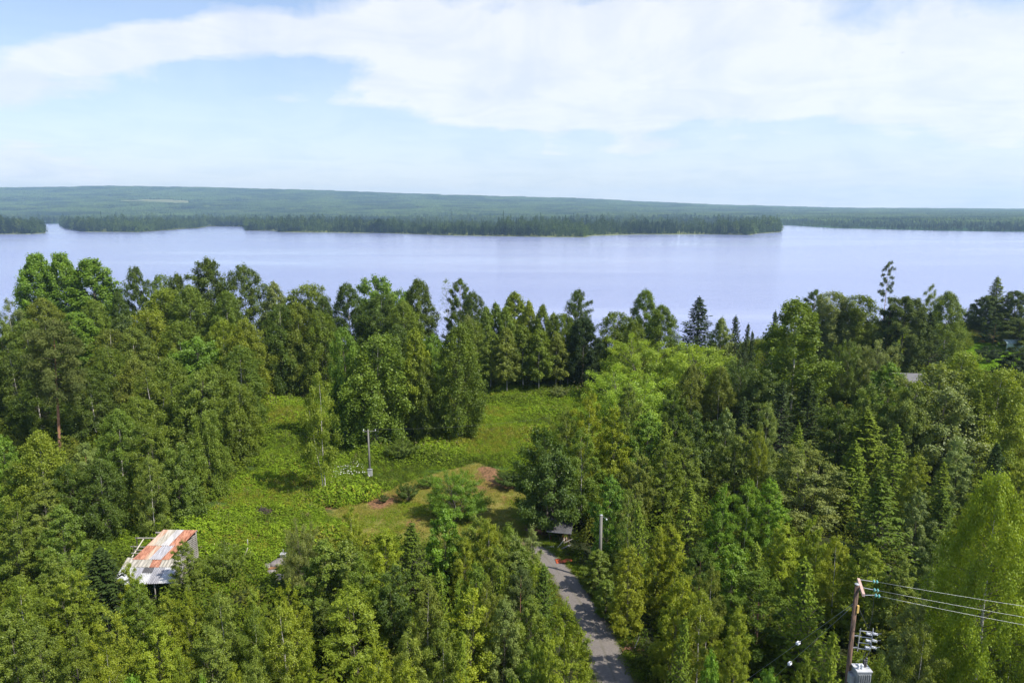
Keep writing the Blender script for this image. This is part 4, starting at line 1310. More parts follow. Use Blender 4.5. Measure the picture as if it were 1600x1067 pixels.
def far_tree(seed, kind, n, H=20., W=5., leaf=1.3):
    r = np.random.default_rng(seed)
    tz = r.random(n)
    if kind == 'spruce':
        rad = (1-tz)**.85*W/2*r.uniform(.3, 1.05, n)
        z = H*(.06 + .94*tz)
    elif kind == 'pine':
        rad = np.sin(np.pi*np.clip(tz*.85+.12, 0, 1))*W/2*r.uniform(.3, 1.1, n); z = H*(.38 + .62*tz)
    else:
        rad = np.sin(np.pi*np.clip(tz*.8+.18, 0, 1))**.7*W/2*r.uniform(.4, 1.1, n); z = H*(.05 + .95*tz)
    a = r.random(n)*6.28
    pos = np.stack([rad*np.cos(a), rad*np.sin(a), z], 1)
    nr = unit(unit(pos*[1, 1, 0]+1e-3)*.8 + [0, 0, .5] + r.normal(0, .4, (n, 3)))
    v = leaf_quads(pos, nr, unit(r.normal(0, 1, (n, 3))), leaf*r.uniform(.7, 1.3, n)*(1.3 - .7*tz), leaf*.8*(1.3-.7*tz))
    # trunk
    tb, tf = tubes([(np.array([[0, 0, 0.], [0, 0, H*.5], [0, 0, H]]), np.array([.22, .16, .03]))], 4)
    nv = len(v)
    return mesh_np('far_tree', np.concatenate([v, tb]), np.concatenate([np.arange(nv).reshape(-1, 4), tf + nv]), 4, [M['far']],
                   {'shade': ('FACE', 'FLOAT', np.concatenate([np.clip(.5 + r.normal(0, .2, n), 0, 1), np.full(len(tf), .5)]).astype(np.float32))})


FARK = [far_tree(1, 'spruce', 130, 19, 5.6), far_tree(2, 'spruce', 120, 23, 4.6), far_tree(3, 'pine', 140, 19, 8.5, 1.5), far_tree(4, 'leaf', 190, 15, 9.5, 1.5), far_tree(5, 'spruce', 120, 17, 4.8), far_tree(6, 'pine', 130, 22, 7, 1.5)]


def fill_poly(pts, n, seed, smin=.7, smax=1.15):
    r = np.random.default_rng(seed)
    P_ = np.array(pts); lo, hi = P_.min(0), P_.max(0)
    q = r.uniform(lo, hi, (n*6, 2))
    q = q[in_poly(q[:, 0], q[:, 1], pts)]
    return q[:n]


def far_pts(q, z, seed, lo=.72, hi=1.12):
    r = np.random.default_rng(seed)
    n = len(q)
    pts = np.concatenate([q, np.full((n, 1), 0) + np.reshape(z, (-1, 1))], 1)
    s = (lo + (hi-lo)*r.random(n)**1.3)*(1 + .55*(vnoise(q[:, 0], q[:, 1], 45, 8)-.5)*2)*r.choice([1, 1.05, 1.22, .7], n)
    scl = np.stack([s*r.uniform(.9, 1.5, n), s*r.uniform(.9, 1.5, n), s], 1)
    kindn = vnoise(q[:, 0], q[:, 1], 90, 9)
    idx = np.where(kindn > .62, r.choice([3, 3, 2, 0], n), np.where((q[:, 0]/q[:, 1] < -.32) | (kindn < .3), r.choice([2, 5, 2, 3, 0, 1], n), r.choice([0, 1, 2, 4, 5, 3], n)))
    return pts, scl, r.random(n)*6.28, idx


def shore_band(pts, step, depth, seed):
    """extra trees right along the outline so the shore reads solid"""
    r = np.random.default_rng(seed)
    P_ = np.array(pts + [pts[0]]); outp = []
    cen = np.mean(P_, 0)
    for a, b in zip(P_[:-1], P_[1:]):
        L = np.linalg.norm(b-a); k = int(L/step)
        for i in range(k):
            p_ = a + (b-a)*(i + r.random())/max(k, 1)
            nrm2 = np.array([-(b-a)[1], (b-a)[0]])/L
            if in_poly(np.array([p_[0]+nrm2[0]*3]), np.array([p_[1]+nrm2[1]*3]), pts)[0]:
                outp.append(p_ + nrm2*(2.5 + abs(r.normal())*depth))
            else:
                outp.append(p_ - nrm2*(2.5 + abs(r.normal())*depth))
    return np.array(outp)


bay = [lakept(*p)[:2] for p in [(322, 350), (322, 358), (378, 358), (378, 354.5)]]
q = np.concatenate([fill_poly(PEN, 9000, 1), shore_band(PEN, 2.6, 9, 2)])
q = q[in_poly(q[:, 0], q[:, 1], PEN)]
pp = far_pts(q, LAKE + .8, 3)
# lower, paler growth on the near right part of the spit
fx = q[:, 0]/q[:, 1]
low = (fx > -.16) & (fx < -.02)
pp[1][low] *= .78
scatter('peninsula_forest', *pp, FARK, 'dark mixed forest covering the long peninsula across the lake', 'forest')
q = np.concatenate([fill_poly(ISL, 900, 4), shore_band(ISL, 2.4, 6, 5)])
q = q[in_poly(q[:, 0], q[:, 1], ISL)]
pp = far_pts(q, LAKE + .8, 6, .85, 1.3)
pp[3][:] = np.where(pp[3] == 4, 2, pp[3])
scatter('island_forest', *pp, FARK, 'brownish pine wood on the near island at the left of the lake', 'forest')

# mainland shore forest tree by tree, then patches over the hills
r = np.random.default_rng(21)
n = 12000
pxs = r.uniform(-350, 1950, n)
d0s = np.interp(pxs, upx, D0)
ds = d0s + 3 + r.random(n)**1.6*900
xs = (pxs-800)/FPX*ds/math.cos(PITCH)
zs = hillz(pxs, ds, d0s)
pp = far_pts(np.stack([xs, ds], 1), zs, 22, .7, 1.15)
pp[1][pxs > 1190] *= .62
scatter('far_shore_forest', *pp, FARK, 'dense forest along the far mainland shore behind the peninsula', 'forest')

PATCH = []
for s in range(4):
    r = np.random.default_rng(40+s)
    nT = 260
    c = r.uniform(-60, 60, (nT, 2))
    V, F, SH = [], [], []
    kk = 6
    b0 = 0
    for (cx_, cy_) in c:
        hh = r.uniform(11, 21); ww = r.uniform(3.2, 5.2); a0 = r.random()*6
        leafy = r.random() < .35
        rings = [(0.05, .75), (.35, 1.0 if leafy else .85), (.7, .75 if leafy else .42)]
        for (zq, rq) in rings:
            for k in range(kk):
                a = a0 + k*2*math.pi/kk
                V.append((cx_ + math.cos(a)*ww*rq*r.uniform(.7, 1.2), cy_ + math.sin(a)*ww*rq*r.uniform(.7, 1.2), hh*zq + r.uniform(-1, 1)*.8))
        V.append((cx_, cy_, hh)); V.append((cx_, cy_, hh*.98))
        sv = r.random()
        for a_i in range(2):
            for k in range(kk):
                F.append((b0 + a_i*kk + k, b0 + a_i*kk + (k+1) % kk, b0 + (a_i+1)*kk + (k+1) % kk, b0 + (a_i+1)*kk + k)); SH.append(np.clip(sv + r.normal()*.15, 0, 1))
        for k in range(0, kk, 2):
            F.append((b0 + 2*kk + k, b0 + 2*kk + (k+1) % kk, b0 + 2*kk + (k+2) % kk, b0 + 3*kk)); SH.append(sv)
        b0 += 3*kk + 2
    PATCH.append(mesh_np('forest_patch', np.array(V), np.array(F), 4, [M['far']], {'shade': ('FACE', 'FLOAT', np.array(SH, np.float32))}))
pts, k_ = [], 0
r = np.random.default_rng(50)
clear = [(265, 316, 60, 3.2), (300, 319, 26, 2.0), (790, 322, 30, 1.0)]
for j, d in enumerate(np.arange(2200, 8600, 92)):
    xr = d*1.05
    for x in np.arange(-xr, xr, 104):
        xx = x + r.uniform(-25, 25); dd = d + r.uniform(-25, 25)
        px = 800 + xx/dd*FPX*math.cos(PITCH)
        if px < -200 or px > 1800: continue
        dsh = float(np.interp(px, upx, D0))
        if dd < dsh + 520: continue
        z = float(hillz(px, dd, dsh))
        py = 330.0 - (z-CAMZ)/dd*FPX*math.cos(PITCH)
        if any(((px-a)/b2)**2 + ((py-b)/c2)**2 < 1 for a, b, b2, c2 in clear): continue
        pts.append((xx, dd, z - .5))
pts = np.array(pts); n = len(pts)
sc = np.stack([np.full(n, 1.0), np.full(n, 1.0), r.uniform(.8, 1.2, n)*np.interp(pts[:, 1], [2500, 7600], [1.0, 1.15])], 1)
scatter('hill_forest', pts, sc, r.random(n)*6.28, r.integers(0, 4, n), PATCH, 'blue-green forest covering the long low ridge on the horizon', 'forest')
print('hill patches', n)
# the logged clearing on the ridge
clm = simple('logged_clearing', (.15, .155, .06), .95, .4, .01, bump=0, spec=.05)
cv_, cf_ = [], []
for (a, b, b2, c2) in clear[:2]:
    base = len(cv_)
    ringn = 22
    for ring in (0, .5, 1):
        for k in range(ringn):
            an = k*2*math.pi/ringn
            px = a + b2*1.12*ring*math.cos(an); py0 = b + c2*1.25*ring*math.sin(an)
            # find where this sight line meets the hill
            dsh = float(np.interp(px, upx, D0))
            dd = 2600.0
            while dd < 7500:
                z = float(hillz(px, dd, dsh))
                if 330.0 - (z-CAMZ)/dd*FPX*math.cos(PITCH) < py0: break
                dd += 20
            cv_.append(((px-800)/FPX*dd/math.cos(PITCH), dd, float(hillz(px, dd, dsh)) + 3))
    for ring in (0, 1):
        for k in range(ringn):
            cf_.append((base+ring*ringn+k, base+ring*ringn+(k+1) % ringn, base+(ring+1)*ringn+(k+1) % ringn, base+(ring+1)*ringn+k))
link('hill_clearing', mesh_np('hill_clearing', np.array(cv_), np.array(cf_), 4, [clm], smooth=True), kind='structure')

# ------------------------------------------------------------------ haze
hz = MB().box((0, 4550, 160), (30000, 10300, 340))
m, t = new_mat('haze_air')
pv = t.n('ShaderNodeVolumePrincipled')
pv.inputs['Color'].default_value = (.52, .76, 1.0, 1)
pv.inputs['Density'].default_value = 8.2e-5
pv.inputs['Anisotropy'].default_value = .2
o_ = t.n('ShaderNodeOutputMaterial'); t.l(pv.outputs[0], o_.inputs['Volume'])
hz.build('haze', m, kind='stuff', label='thin blue summer haze over the lake and far hills')

# ------------------------------------------------------------------ the trees
for e in LIST:
    if len(e) > 6 and e[6] is None: continue
    kw = e[6] if len(e) > 6 else {}
    tr_ = tree_px(e[0], e[1], e[2], e[3], e[4], e[5], **kw)
    if e[0] == 'T': tr_.rotation_euler = (0, R(4.6), 0)     # the tall pine leans
print('trees', len(TREES))

# ------------------------------------------------------------------ weeds, grass and undergrowth
def weed_mat(name, c0, c1, trans=.35):
    m, t = new_mat(name)
    av = t.n('ShaderNodeAttribute', attribute_name='shade')
    oi = t.n('ShaderNodeObjectInfo')
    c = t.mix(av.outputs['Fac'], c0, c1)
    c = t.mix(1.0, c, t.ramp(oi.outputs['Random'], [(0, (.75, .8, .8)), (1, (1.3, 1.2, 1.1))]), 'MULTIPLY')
    d = t.n('ShaderNodeBsdfDiffuse'); t.l(c, d.inputs[0])
    tr = t.n('ShaderNodeBsdfTranslucent'); t.l(t.mix(1.0, c, (1.3, 1.25, .5), 'MULTIPLY'), tr.inputs[0])
    mx = t.n('ShaderNodeMixShader', i_0=trans); t.l(d.outputs[0], mx.inputs[1]); t.l(tr.outputs[0], mx.inputs[2])
    out(t, mx.outputs[0])
    return m


WM = [weed_mat('weeds_fresh', (.110, .180, .014), (.215, .325, .030)), weed_mat('weeds_yellowish', (.145, .175, .020), (.260, .280, .040)),
      weed_mat('weeds_dark', (.060, .100, .014), (.115, .165, .024)), weed_mat('weeds_brown', (.09, .075, .03), (.20, .15, .06)),
      weed_mat('mown_grass_blades', (.17, .19, .024), (.38, .33, .10)), weed_mat('undergrowth_leaves', (.050, .085, .010), (.125, .175, .020)),
      weed_mat('undergrowth_olive', (.070, .095, .014), (.150, .175, .032))]


def tuft(seed, mat, n, Wd, H, leaf, lw, blade=False):
    r = np.random.default_rng(seed)
    a = r.random(n)*6.28; q = np.sqrt(r.random(n))
    hcap = H*(1 - .55*q**2)*(1+.3*np.sin(a*3+seed))
    z = hcap*r.random(n)**.55
    pos = np.stack([np.cos(a)*q*Wd/2, np.sin(a)*q*Wd/2, z], 1)
    ax = unit(r.normal(0, .5, (n, 3)) + [0, 0, 1.0]) if blade else unit(r.normal(0, 1, (n, 3)))
    nr = unit(np.stack([np.cos(a)*q, np.sin(a)*q, np.full(n, .8)], 1) + r.normal(0, .45, (n, 3)))
    if blade: nr = unit(r.normal(0, 1, (n, 3)) + [0, 0, .4])
    v = leaf_quads(pos, nr, ax, leaf*r.uniform(.6, 1.4, n), leaf*lw)
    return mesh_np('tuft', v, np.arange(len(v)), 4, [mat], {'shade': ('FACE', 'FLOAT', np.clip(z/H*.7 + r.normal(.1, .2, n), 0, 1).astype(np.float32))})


def terrain_z(x, y):
    return gz(x, y)


def free_of_road(q, dist):
    return roaddist(q[:, 0], q[:, 1]) > dist


r = np.random.default_rng(77)
# meadow
M_ = np.array(MEADOW); lo, hi = M_.min(0)-2, M_.max(0)+2
q = r.uniform(lo, hi, (60000, 2))
inm = in_poly(q[:, 0], q[:, 1], MEADOW)
inw = in_poly(q[:, 0], q[:, 1], MOWN) | in_poly(q[:, 0], q[:, 1], TRACK)
insoil = np.zeros(len(q), bool)
for s_ in SOIL: insoil |= in_poly(q[:, 0], q[:, 1], s_)
gap = vnoise(q[:, 0]*.55, q[:, 1]*1.6, 2.6, 61)
keep = inm & ~inw & ~insoil & free_of_road(q, 2.3) & (gap > .16)
qm = q[keep][:21000]
n = len(qm)
big = vnoise(qm[:, 0]*.6, qm[:, 1]*1.5, 5.5, 62)
s = (.40 + 1.35*big**1.8)*r.uniform(.55, 1.35, n)
tone = vnoise(qm[:, 0]*.7, qm[:, 1]*1.3, 9, 63)*.62 + .38*r.random(n)
idx = np.select([tone < .34, tone < .66, tone < .90], [2, 0, 1], 3)
idx = np.where(r.random(n) < .10, 3, np.where(idx == 3, 1, idx))
idx = np.where((r.random(n) < .05) & (vnoise(qm[:, 0], qm[:, 1], 6, 71) > .45), 4, idx)
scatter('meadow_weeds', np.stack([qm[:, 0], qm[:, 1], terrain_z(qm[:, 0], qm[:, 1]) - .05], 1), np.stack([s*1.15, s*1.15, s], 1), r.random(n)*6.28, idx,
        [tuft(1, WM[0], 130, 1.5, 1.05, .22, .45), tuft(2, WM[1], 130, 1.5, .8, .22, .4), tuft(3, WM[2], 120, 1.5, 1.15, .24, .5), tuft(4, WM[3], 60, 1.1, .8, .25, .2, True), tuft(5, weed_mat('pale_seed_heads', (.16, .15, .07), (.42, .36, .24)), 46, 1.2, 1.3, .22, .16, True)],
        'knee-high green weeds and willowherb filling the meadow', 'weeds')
print('meadow tufts', n)
# mown grass
q2 = q[(inw & ~insoil) & free_of_road(q, 2.0)]
n = len(q2); s = r.uniform(.6, 1.2, n)
scatter('mown_grass', np.stack([q2[:, 0], q2[:, 1], terrain_z(q2[:, 0], q2[:, 1]) - .02], 1), np.stack([s*1.2, s*1.2, s*.9], 1), r.random(n)*6.28, (r.random(n) < .25).astype(int)*1 + (vnoise(q2[:, 0], q2[:, 1], 4, 3) > .62),
        [tuft(11, WM[4], 50, 1.0, .20, .20, .10, True), tuft(12, WM[1], 50, 1.0, .22, .18, .14, True), tuft(13, WM[0], 60, 1.1, .30, .20, .18, True)],
        'short yellowish mown grass in the clearing', 'grass')
# verge grass by the road
k = r.integers(0, len(ROAD), 2600)
sd2 = r.choice([-1, 1], 2600); off = 1.25 + np.abs(r.normal(0, 1.1, 2600))
qv = ROAD[k] + nR[k]*(sd2*off)[:, None] + r.normal(0, .25, (2600, 2))
qv = qv[free_of_road(qv, 1.05) & (free_of_road(qv, 1.5) | (vnoise(qv[:, 0], qv[:, 1], 1.6, 8) > .55))]
n = len(qv); s = r.uniform(.35, .9, n)
scatter('verge_grass', np.stack([qv[:, 0], qv[:, 1], terrain_z(qv[:, 0], qv[:, 1]) - .02], 1), np.stack([s, s, s], 1), r.random(n)*6.28, r.choice([0, 0, 1, 2, 3], n),
        [tuft(21, WM[0], 70, 1.1, .5, .22, .14, True), tuft(22, WM[1], 70, 1.1, .45, .2, .16, True), tuft(23, WM[2], 70, 1.2, .5, .2, .4), tuft(24, WM[3], 40, 1.0, .4, .2, .12, True)],
        'grass and weeds along both edges of the gravel road', 'grass')
# undergrowth of the woods
qf = r.uniform((-175, 24), (185, 225), (16000, 2))
fxp = 800 + qf[:, 0]/(qf[:, 1]*math.cos(PITCH) + 36*math.sin(PITCH))*FPX
keepf = (fxp > -60) & (fxp < 1660) & ~in_poly(qf[:, 0], qf[:, 1], MEADOW) & free_of_road(qf, 2.9)
for pl in (LAWN, DRYG, SLOPE, MOWN): keepf &= ~in_poly(qf[:, 0], qf[:, 1], pl)
keepf &= (terrain_z(qf[:, 0], qf[:, 1]) > LAKE + .3)
SHED_C = np.array((-34.8, 61.8))
keepf &= ((qf - SHED_C)**2).sum(1) > 25
qf = qf[keepf][:6500]
n = len(qf)
s = np.clip(r.normal(1.0, .3, n), .4, 1.8)*np.where(roaddist(qf[:, 0], qf[:, 1]) < 6, .55, 1)
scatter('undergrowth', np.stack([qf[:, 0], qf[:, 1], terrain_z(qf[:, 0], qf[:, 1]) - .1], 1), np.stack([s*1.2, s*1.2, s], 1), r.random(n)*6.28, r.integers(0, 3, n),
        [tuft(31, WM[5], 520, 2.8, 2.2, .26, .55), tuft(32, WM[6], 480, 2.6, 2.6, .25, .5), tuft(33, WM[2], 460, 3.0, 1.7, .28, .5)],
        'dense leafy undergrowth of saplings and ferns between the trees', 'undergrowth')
# lawn and slope grass
for nm, poly, mats_, cnt, lab, hs in (('lawn_grass', LAWN, [weed_mat('lawn_blades', (.12, .25, .01), (.20, .34, .02))], 2200, 'bright green garden lawn among the trees near the lake', .25),
                                      ('dry_grass', DRYG, [weed_mat('dry_blades', (.34, .26, .07), (.5, .40, .14))], 900, 'dry yellow grass strip beyond the garden lawn', .6),
                                      ('slope_grass', SLOPE, [WM[1], WM[0]], 2500, 'tall sunlit grass on the slope behind the grey house roof', 1.0)):
    P_ = np.array(poly); qq = r.uniform(P_.min(0), P_.max(0), (cnt*3, 2)); qq = qq[in_poly(qq[:, 0], qq[:, 1], poly)][:cnt]
    n = len(qq); s = r.uniform(.7, 1.3, n)
    scatter(nm, np.stack([qq[:, 0], qq[:, 1], terrain_z(qq[:, 0], qq[:, 1])], 1), np.stack([s*1.6, s*1.6, s*hs], 1), r.random(n)*6.28, r.integers(0, len(mats_), n),
            [tuft(41+i, m_, 60, 1.2, .6, .25, .2, True) for i, m_ in enumerate(mats_)], lab, 'grass')
# daisies
WH = simple('daisy_petals', (.55, .56, .50), .8, .08, bump=0)
fm = MB()
r = np.random.default_rng(5)
D_ = gpoly([(524, 722), (560, 712), (574, 726), (580, 760), (545, 778), (515, 772), (512, 745)])
P_ = np.array(D_); qq = r.uniform(P_.min(0)-1, P_.max(0)+1, (1600, 2)); qq = qq[in_poly(qq[:, 0], qq[:, 1], D_)]
qq = qq[vnoise(qq[:, 0], qq[:, 1], 1.3, 4) > .42][:230]
for x, y in qq:
    z = float(gz(x, y)) + r.uniform(.55, .95); s = r.uniform(.03, .085)
    b = len(fm.v); tx, ty = r.normal(0, .3, 2)
    fm.v.append((x, y, z))
    for k in range(7):
        a = k*2*math.pi/7
        fm.v.append((x + math.cos(a)*s, y + math.sin(a)*s, z + (math.cos(a)*tx + math.sin(a)*ty)*s + .02))
    for k in range(7):
        fm.f.append((b, b+1+k, b+1+(k+1) % 7))
fm.build('white_flowers', WH, kind='stuff', label='patch of white flowers in the weeds beside the yellowing birch', cat='flowers')

# ------------------------------------------------------------------ rusty shed
def V3(p): return Vector([float(c) for c in p])


RUST = simple('rusty_sheet', (.26, .085, .045), .85, .35, 1.3, bump=.2, streak=(5, .9, 1), c2=(.46, .23, .15))
WHT = simple('whitewashed_sheet', (.33, .325, .33), .6, .35, 1.4, bump=.1, streak=(5, .5, 1))
CRM = simple('cream_sheet', (.29, .27, .21), .7, .3, 1.3, bump=.1, streak=(6, .6, 1), c2=(.42, .39, .34))
LAV = simple('pale_zinc_sheet', (.28, .28, .31), .5, .3, 1.3, bump=.1, streak=(6, .6, 1))
GRY = simple('grey_zinc_sheet', (.24, .24, .26), .5, .35, 1.4, bump=.1, streak=(6, .6, 1))
DGR = simple('dark_felt_sheet', (.075, .075, .08), .8, .25, 2, bump=.1)
MIXR = simple('half_rusted_sheet', (.36, .17, .10), .8, .2, .7, bump=.1, streak=(7, .5, 1), c2=(.42, .37, .30))
BWT = simple('bright_white_sheet', (.44, .445, .45), .45, .22, 1.2, bump=.05)
OLDW = simple('weathered_wood', (.20, .185, .165), .9, .3, 3, bump=.3, streak=(1, 1, .2), c2=(.34, .32, .29))
PALEW = simple('pale_peeled_wood', (.50, .46, .38), .8, .15, 4, bump=.2)
DARKW = simple('dark_old_wood', (.050, .043, .036), .95, .3, 4, bump=.3)
shed = empty('shed', (-34.6, 62.0, 1.85), 'shed with a patchwork roof of rusty, white and grey corrugated sheets', 'shed')
SH0 = Vector((-34.6, 62.0, 1.85))


def rel(p): return V3(p) - SH0


def sheet(quad, u0, u1, v0, v1, mat, lift=0., waves=7):
    """corrugated sheet on part of a quad (TL, TR, BR, BL); thin solid"""
    TL, TR, BR, BL = [V3(p) for p in quad]

    def P(u, v):
        a = TL.lerp(TR, u); b = BL.lerp(BR, u)
        return a.lerp(b, v)
    nrmv = (TR-TL).cross(BL-TL).normalized()
    if nrmv.z < 0: nrmv = -nrmv
    k = waves*4
    b = MB()
    tilt = random.uniform(-.012, .012)
    for side in (0, -.012):
        for vv in (v0, v1):
            for i in range(k+1):
                u = u0 + (u1-u0)*i/k
                p = P(u, vv) + nrmv*(.022*math.sin(i*math.pi/2) + lift + tilt*(vv-v0)*3 + side)
                b.v.append(tuple(p - SH0))
    m_ = k+1
    for i in range(k):
        b.f.append((i, m_+i, m_+i+1, i+1)); b.f.append((2*m_+i, 2*m_+i+1, 3*m_+i+1, 3*m_+i))
        b.f.append((i, i+1, 2*m_+i+1, 2*m_+i)); b.f.append((m_+i, 3*m_+i, 3*m_+i+1, m_+i+1))
    b.build('roof_sheet', mat, shed)


MAIN = [(-35.95, 65.5, 5.76), (-32.5, 65.5, 5.70), (-33.75, 61.95, 4.42), (-37.25, 61.95, 4.45)]
LOW = [(-37.95, 62.15, 4.42), (-32.15, 62.15, 4.34), (-31.4, 58.5, 3.88), (-37.5, 58.5, 3.70)]
for (u0, u1, m_) in ((0, .19, MIXR), (.17, .42, CRM), (.40, .64, WHT), (.62, .84, RUST), (.82, 1.0, RUST)):
    sheet(MAIN, u0, u1, -.01, .55, m_, .05 + .008*(u0 > .3))
for (u0, u1, m_) in ((0, .30, RUST), (.28, .46, MIXR), (.44, .80, LAV), (.78, 1.01, RUST)):
    sheet(MAIN, u0, u1, .50, 1.01, m_, .018 + .01*(u0 > .3))
for (u0, u1, m_) in ((0, .46, CRM), (.45, .62, RUST), (.61, 1.0, CRM)):
    sheet(LOW, u0, u1, -.02, .36, m_, .055)
for (u0, u1, v0, m_) in ((0, .25, .33, BWT), (.24, .38, .33, LAV), (.37, .55, .58, BWT), (.37, .56, .31, DGR), (.54, .73, .33, GRY), (.72, .90, .33, BWT), (.89, 1.01, .33, GRY)):
    sheet(LOW, u0, u1, v0, 1.0 if m_ is not DGR else .62, m_, .02 if m_ is not DGR else .012)
# slatted side wall under the main roof's right edge
for k in range(20):
    z = 1.80 + k*.205
    # the roof edge rises from near (y 61.95) to far (y 65.5)
    t0 = max(0.0, (z + .13 - 4.38)/(5.66 - 4.38))
    if t0 > .97: break
    a = Vector((-33.72, 61.95, z)).lerp(Vector((-32.55, 65.5, z)), t0)
    bq = Vector((-32.55, 65.5, z))
    MB().bar(a - SH0, bq - SH0, .035, .125).build('slat', OLDW, shed)
for k in range(12):
    z = 1.85 + k*.205
    MB().bar(Vector((-32.25, 61.9, z)) - SH0, Vector((-31.6, 58.8, z)) - SH0, .035, .12).build('slat', OLDW if k % 3 else DARKW, shed)
# far gable and posts
MB().box(rel((-34.25, 65.52, 3.6)), (3.3, .04, 4.0)).build('back_wall', OLDW, shed)
for (x, y, zt) in ((-37.2, 58.75, 3.62), (-35.6, 58.75, 3.66), (-33.6, 58.75, 3.72), (-31.65, 58.75, 3.8), (-37.6, 61.9, 4.34), (-33.8, 61.95, 4.34), (-36.0, 65.45, 5.65), (-32.6, 65.42, 5.6)):
    z0 = float(gz(x, y)) - .2
    MB().tube([rel((x, y, z0)), rel((x, y, zt))], .065, 8).build('post', OLDW, shed)
MB().bar(rel((-37.5, 58.7, 3.64)), rel((-31.5, 58.7, 3.80)), .09, .12).build('eave_beam', OLDW, shed)
MB().bar(rel((-35.98, 65.5, 5.70)), rel((-37.28, 61.9, 4.38)), .05, .16).build('barge_board', simple('reddish_board', (.22, .10, .07), .9, .3, 4), shed)
MB().bar(rel((-36.0, 65.56, 5.72)), rel((-32.45, 65.56, 5.66)), .05, .14).build('barge_board', OLDW, shed)
# pole rack beside it
rack = empty('pole_rack', (-38.0, 64.0, 1.8), 'rickety rack of grey poles leaning on the left flank of the rusty shed', 'rack')
RK = Vector((-38.0, 64.0, 1.8))
for (pa, pb, w_) in (((211, 840.5, 65.2), (251, 840.5, 65.2), .07), ((204, 853.5, 64.2), (228, 854.5, 64.2), .05), ((210, 859, 63.8), (224, 859.5, 63.8), .05), ((205, 864, 63.4), (220, 864.5, 63.4), .05), ((243, 832, 65.8), (256, 832, 65.8), .09)):
    MB().tube([V3(at(*pa)) - RK, V3(at(*pb)) - RK], w_, 6).build('rail', OLDW, rack)
MB().tube([V3(at(224, 842, 64.9)) - RK, V3(at(206, 870, 63.2)) - RK, ], .055, 6).build('brace', PALEW, rack)
for (pa, w_) in (((213, 840, 65.2), .06), ((236, 840, 65.3), .06), ((208, 853, 64.2), .05)):
    p_ = V3(at(*pa)); g_ = float(gz(p_.x, p_.y))
    MB().tube([p_ - RK + Vector((0, 0, .1)), Vector((p_.x, p_.y, g_-.1)) - RK], w_, 6).build('post', DARKW, rack)

# ------------------------------------------------------------------ stones, stakes, small things by the shed
STONE = simple('grey_stone', (.17, .155, .15), .9, .25, 2.5, bump=.5, c2=(.27, .24, .23))


def rock(name, px, py, size, flat, label, seed, cat='stone'):
    p_ = ground(px, py)
    r = random.Random(seed)
    b = MB(); n1_, n2_ = 7, 12
    for i in range(n1_+1):
        th = math.pi*i/n1_
        for k in range(n2_):
            ph = 2*math.pi*k/n2_
            q_ = 1 + .18*math.sin(3*ph+seed) + r.uniform(-.10, .10)
            b.v.append((size*q_*math.sin(th)*math.cos(ph), size*.8*q_*math.sin(th)*math.sin(ph), size*flat*math.cos(th)*(1+r.uniform(-.1, .1))))
    for i in range(n1_):
        for k in range(n2_):
            b.f.append((i*n2_+k, (i+1)*n2_+k, (i+1)*n2_+(k+1) % n2_, i*n2_+(k+1) % n2_))
    b.build(name, STONE, None, smooth=True, label=label, cat=cat, loc=p_ + np.array([0, 0, size*flat*.25]))


rock('boulder', 437, 882, 1.0, .45, 'flat grey stone, largest of the stones beside the bluish-green bush', 3)
rock('boulder', 415, 885, .6, .35, 'low pinkish stone left of the flat grey stone', 4)
rock('boulder', 424, 895, .5, .5, 'small pinkish stone below the flat grey stone', 5)
rock('boulder', 436, 903, .65, .5, 'rounded grey stone nearest the young birches', 6)
rock('boulder', 391, 888, .25, .6, 'tiny pale stone left of the group of stones', 7)
p_ = ground(443, 876)
mk = empty('white_marker', p_, 'small white-topped grey box standing behind the flat grey stone', 'box')
MB().box((0, 0, .4), (.5, .4, .8)).build('body', GRY, mk)
MB().box((0, 0, .83), (.6, .5, .06)).build('lid', BWT, mk)
MB().tube([(0, 0, .86), (.03, 0, 1.35)], .04, 6).build('stem', BWT, mk)
for i, (px, py, l, dx, dz, lab, mt) in enumerate(((387, 853, .8, .02, 1, 'short white stake standing in the weeds right of the green bush', BWT), (372, 864, .7, .25, .8, 'short grey leaning stake by the rounded green bush', OLDW), (376, 882, 2.0, .55, 1.25, 'long pale leaning pole in the weeds right of the green bush', PALEW))):
    p_ = V3(ground(px, py))
    v_ = Vector((dx, .25*dx, dz)).normalized()*l
    MB().tube([(0, 0, -.1), tuple(v_)], .05, 6).build('stake', mt, None, label=lab, cat='stake', loc=p_)

# dark brush heap and soil mound
def heap(name, px, py, w_, h_, n_, label, mat, seed, cat):
    r = random.Random(seed); p_ = V3(ground(px, py)); b = MB()
    for i in range(n_):
        a = r.uniform(0, 6.28); q_ = r.random()**.5*w_/2
        c_ = Vector((math.cos(a)*q_, math.sin(a)*q_*.7, r.uniform(.02, h_)*(1-q_/w_*1.4)))
        d_ = Vector((r.uniform(-1, 1), r.uniform(-1, 1), r.uniform(-.35, .35))).normalized()*r.uniform(.25, .8)
        b.tube([c_-d_, c_+d_], r.uniform(.015, .05), 5)
    return b.build(name, mat, None, label=label, cat=cat, kind='stuff', loc=p_)


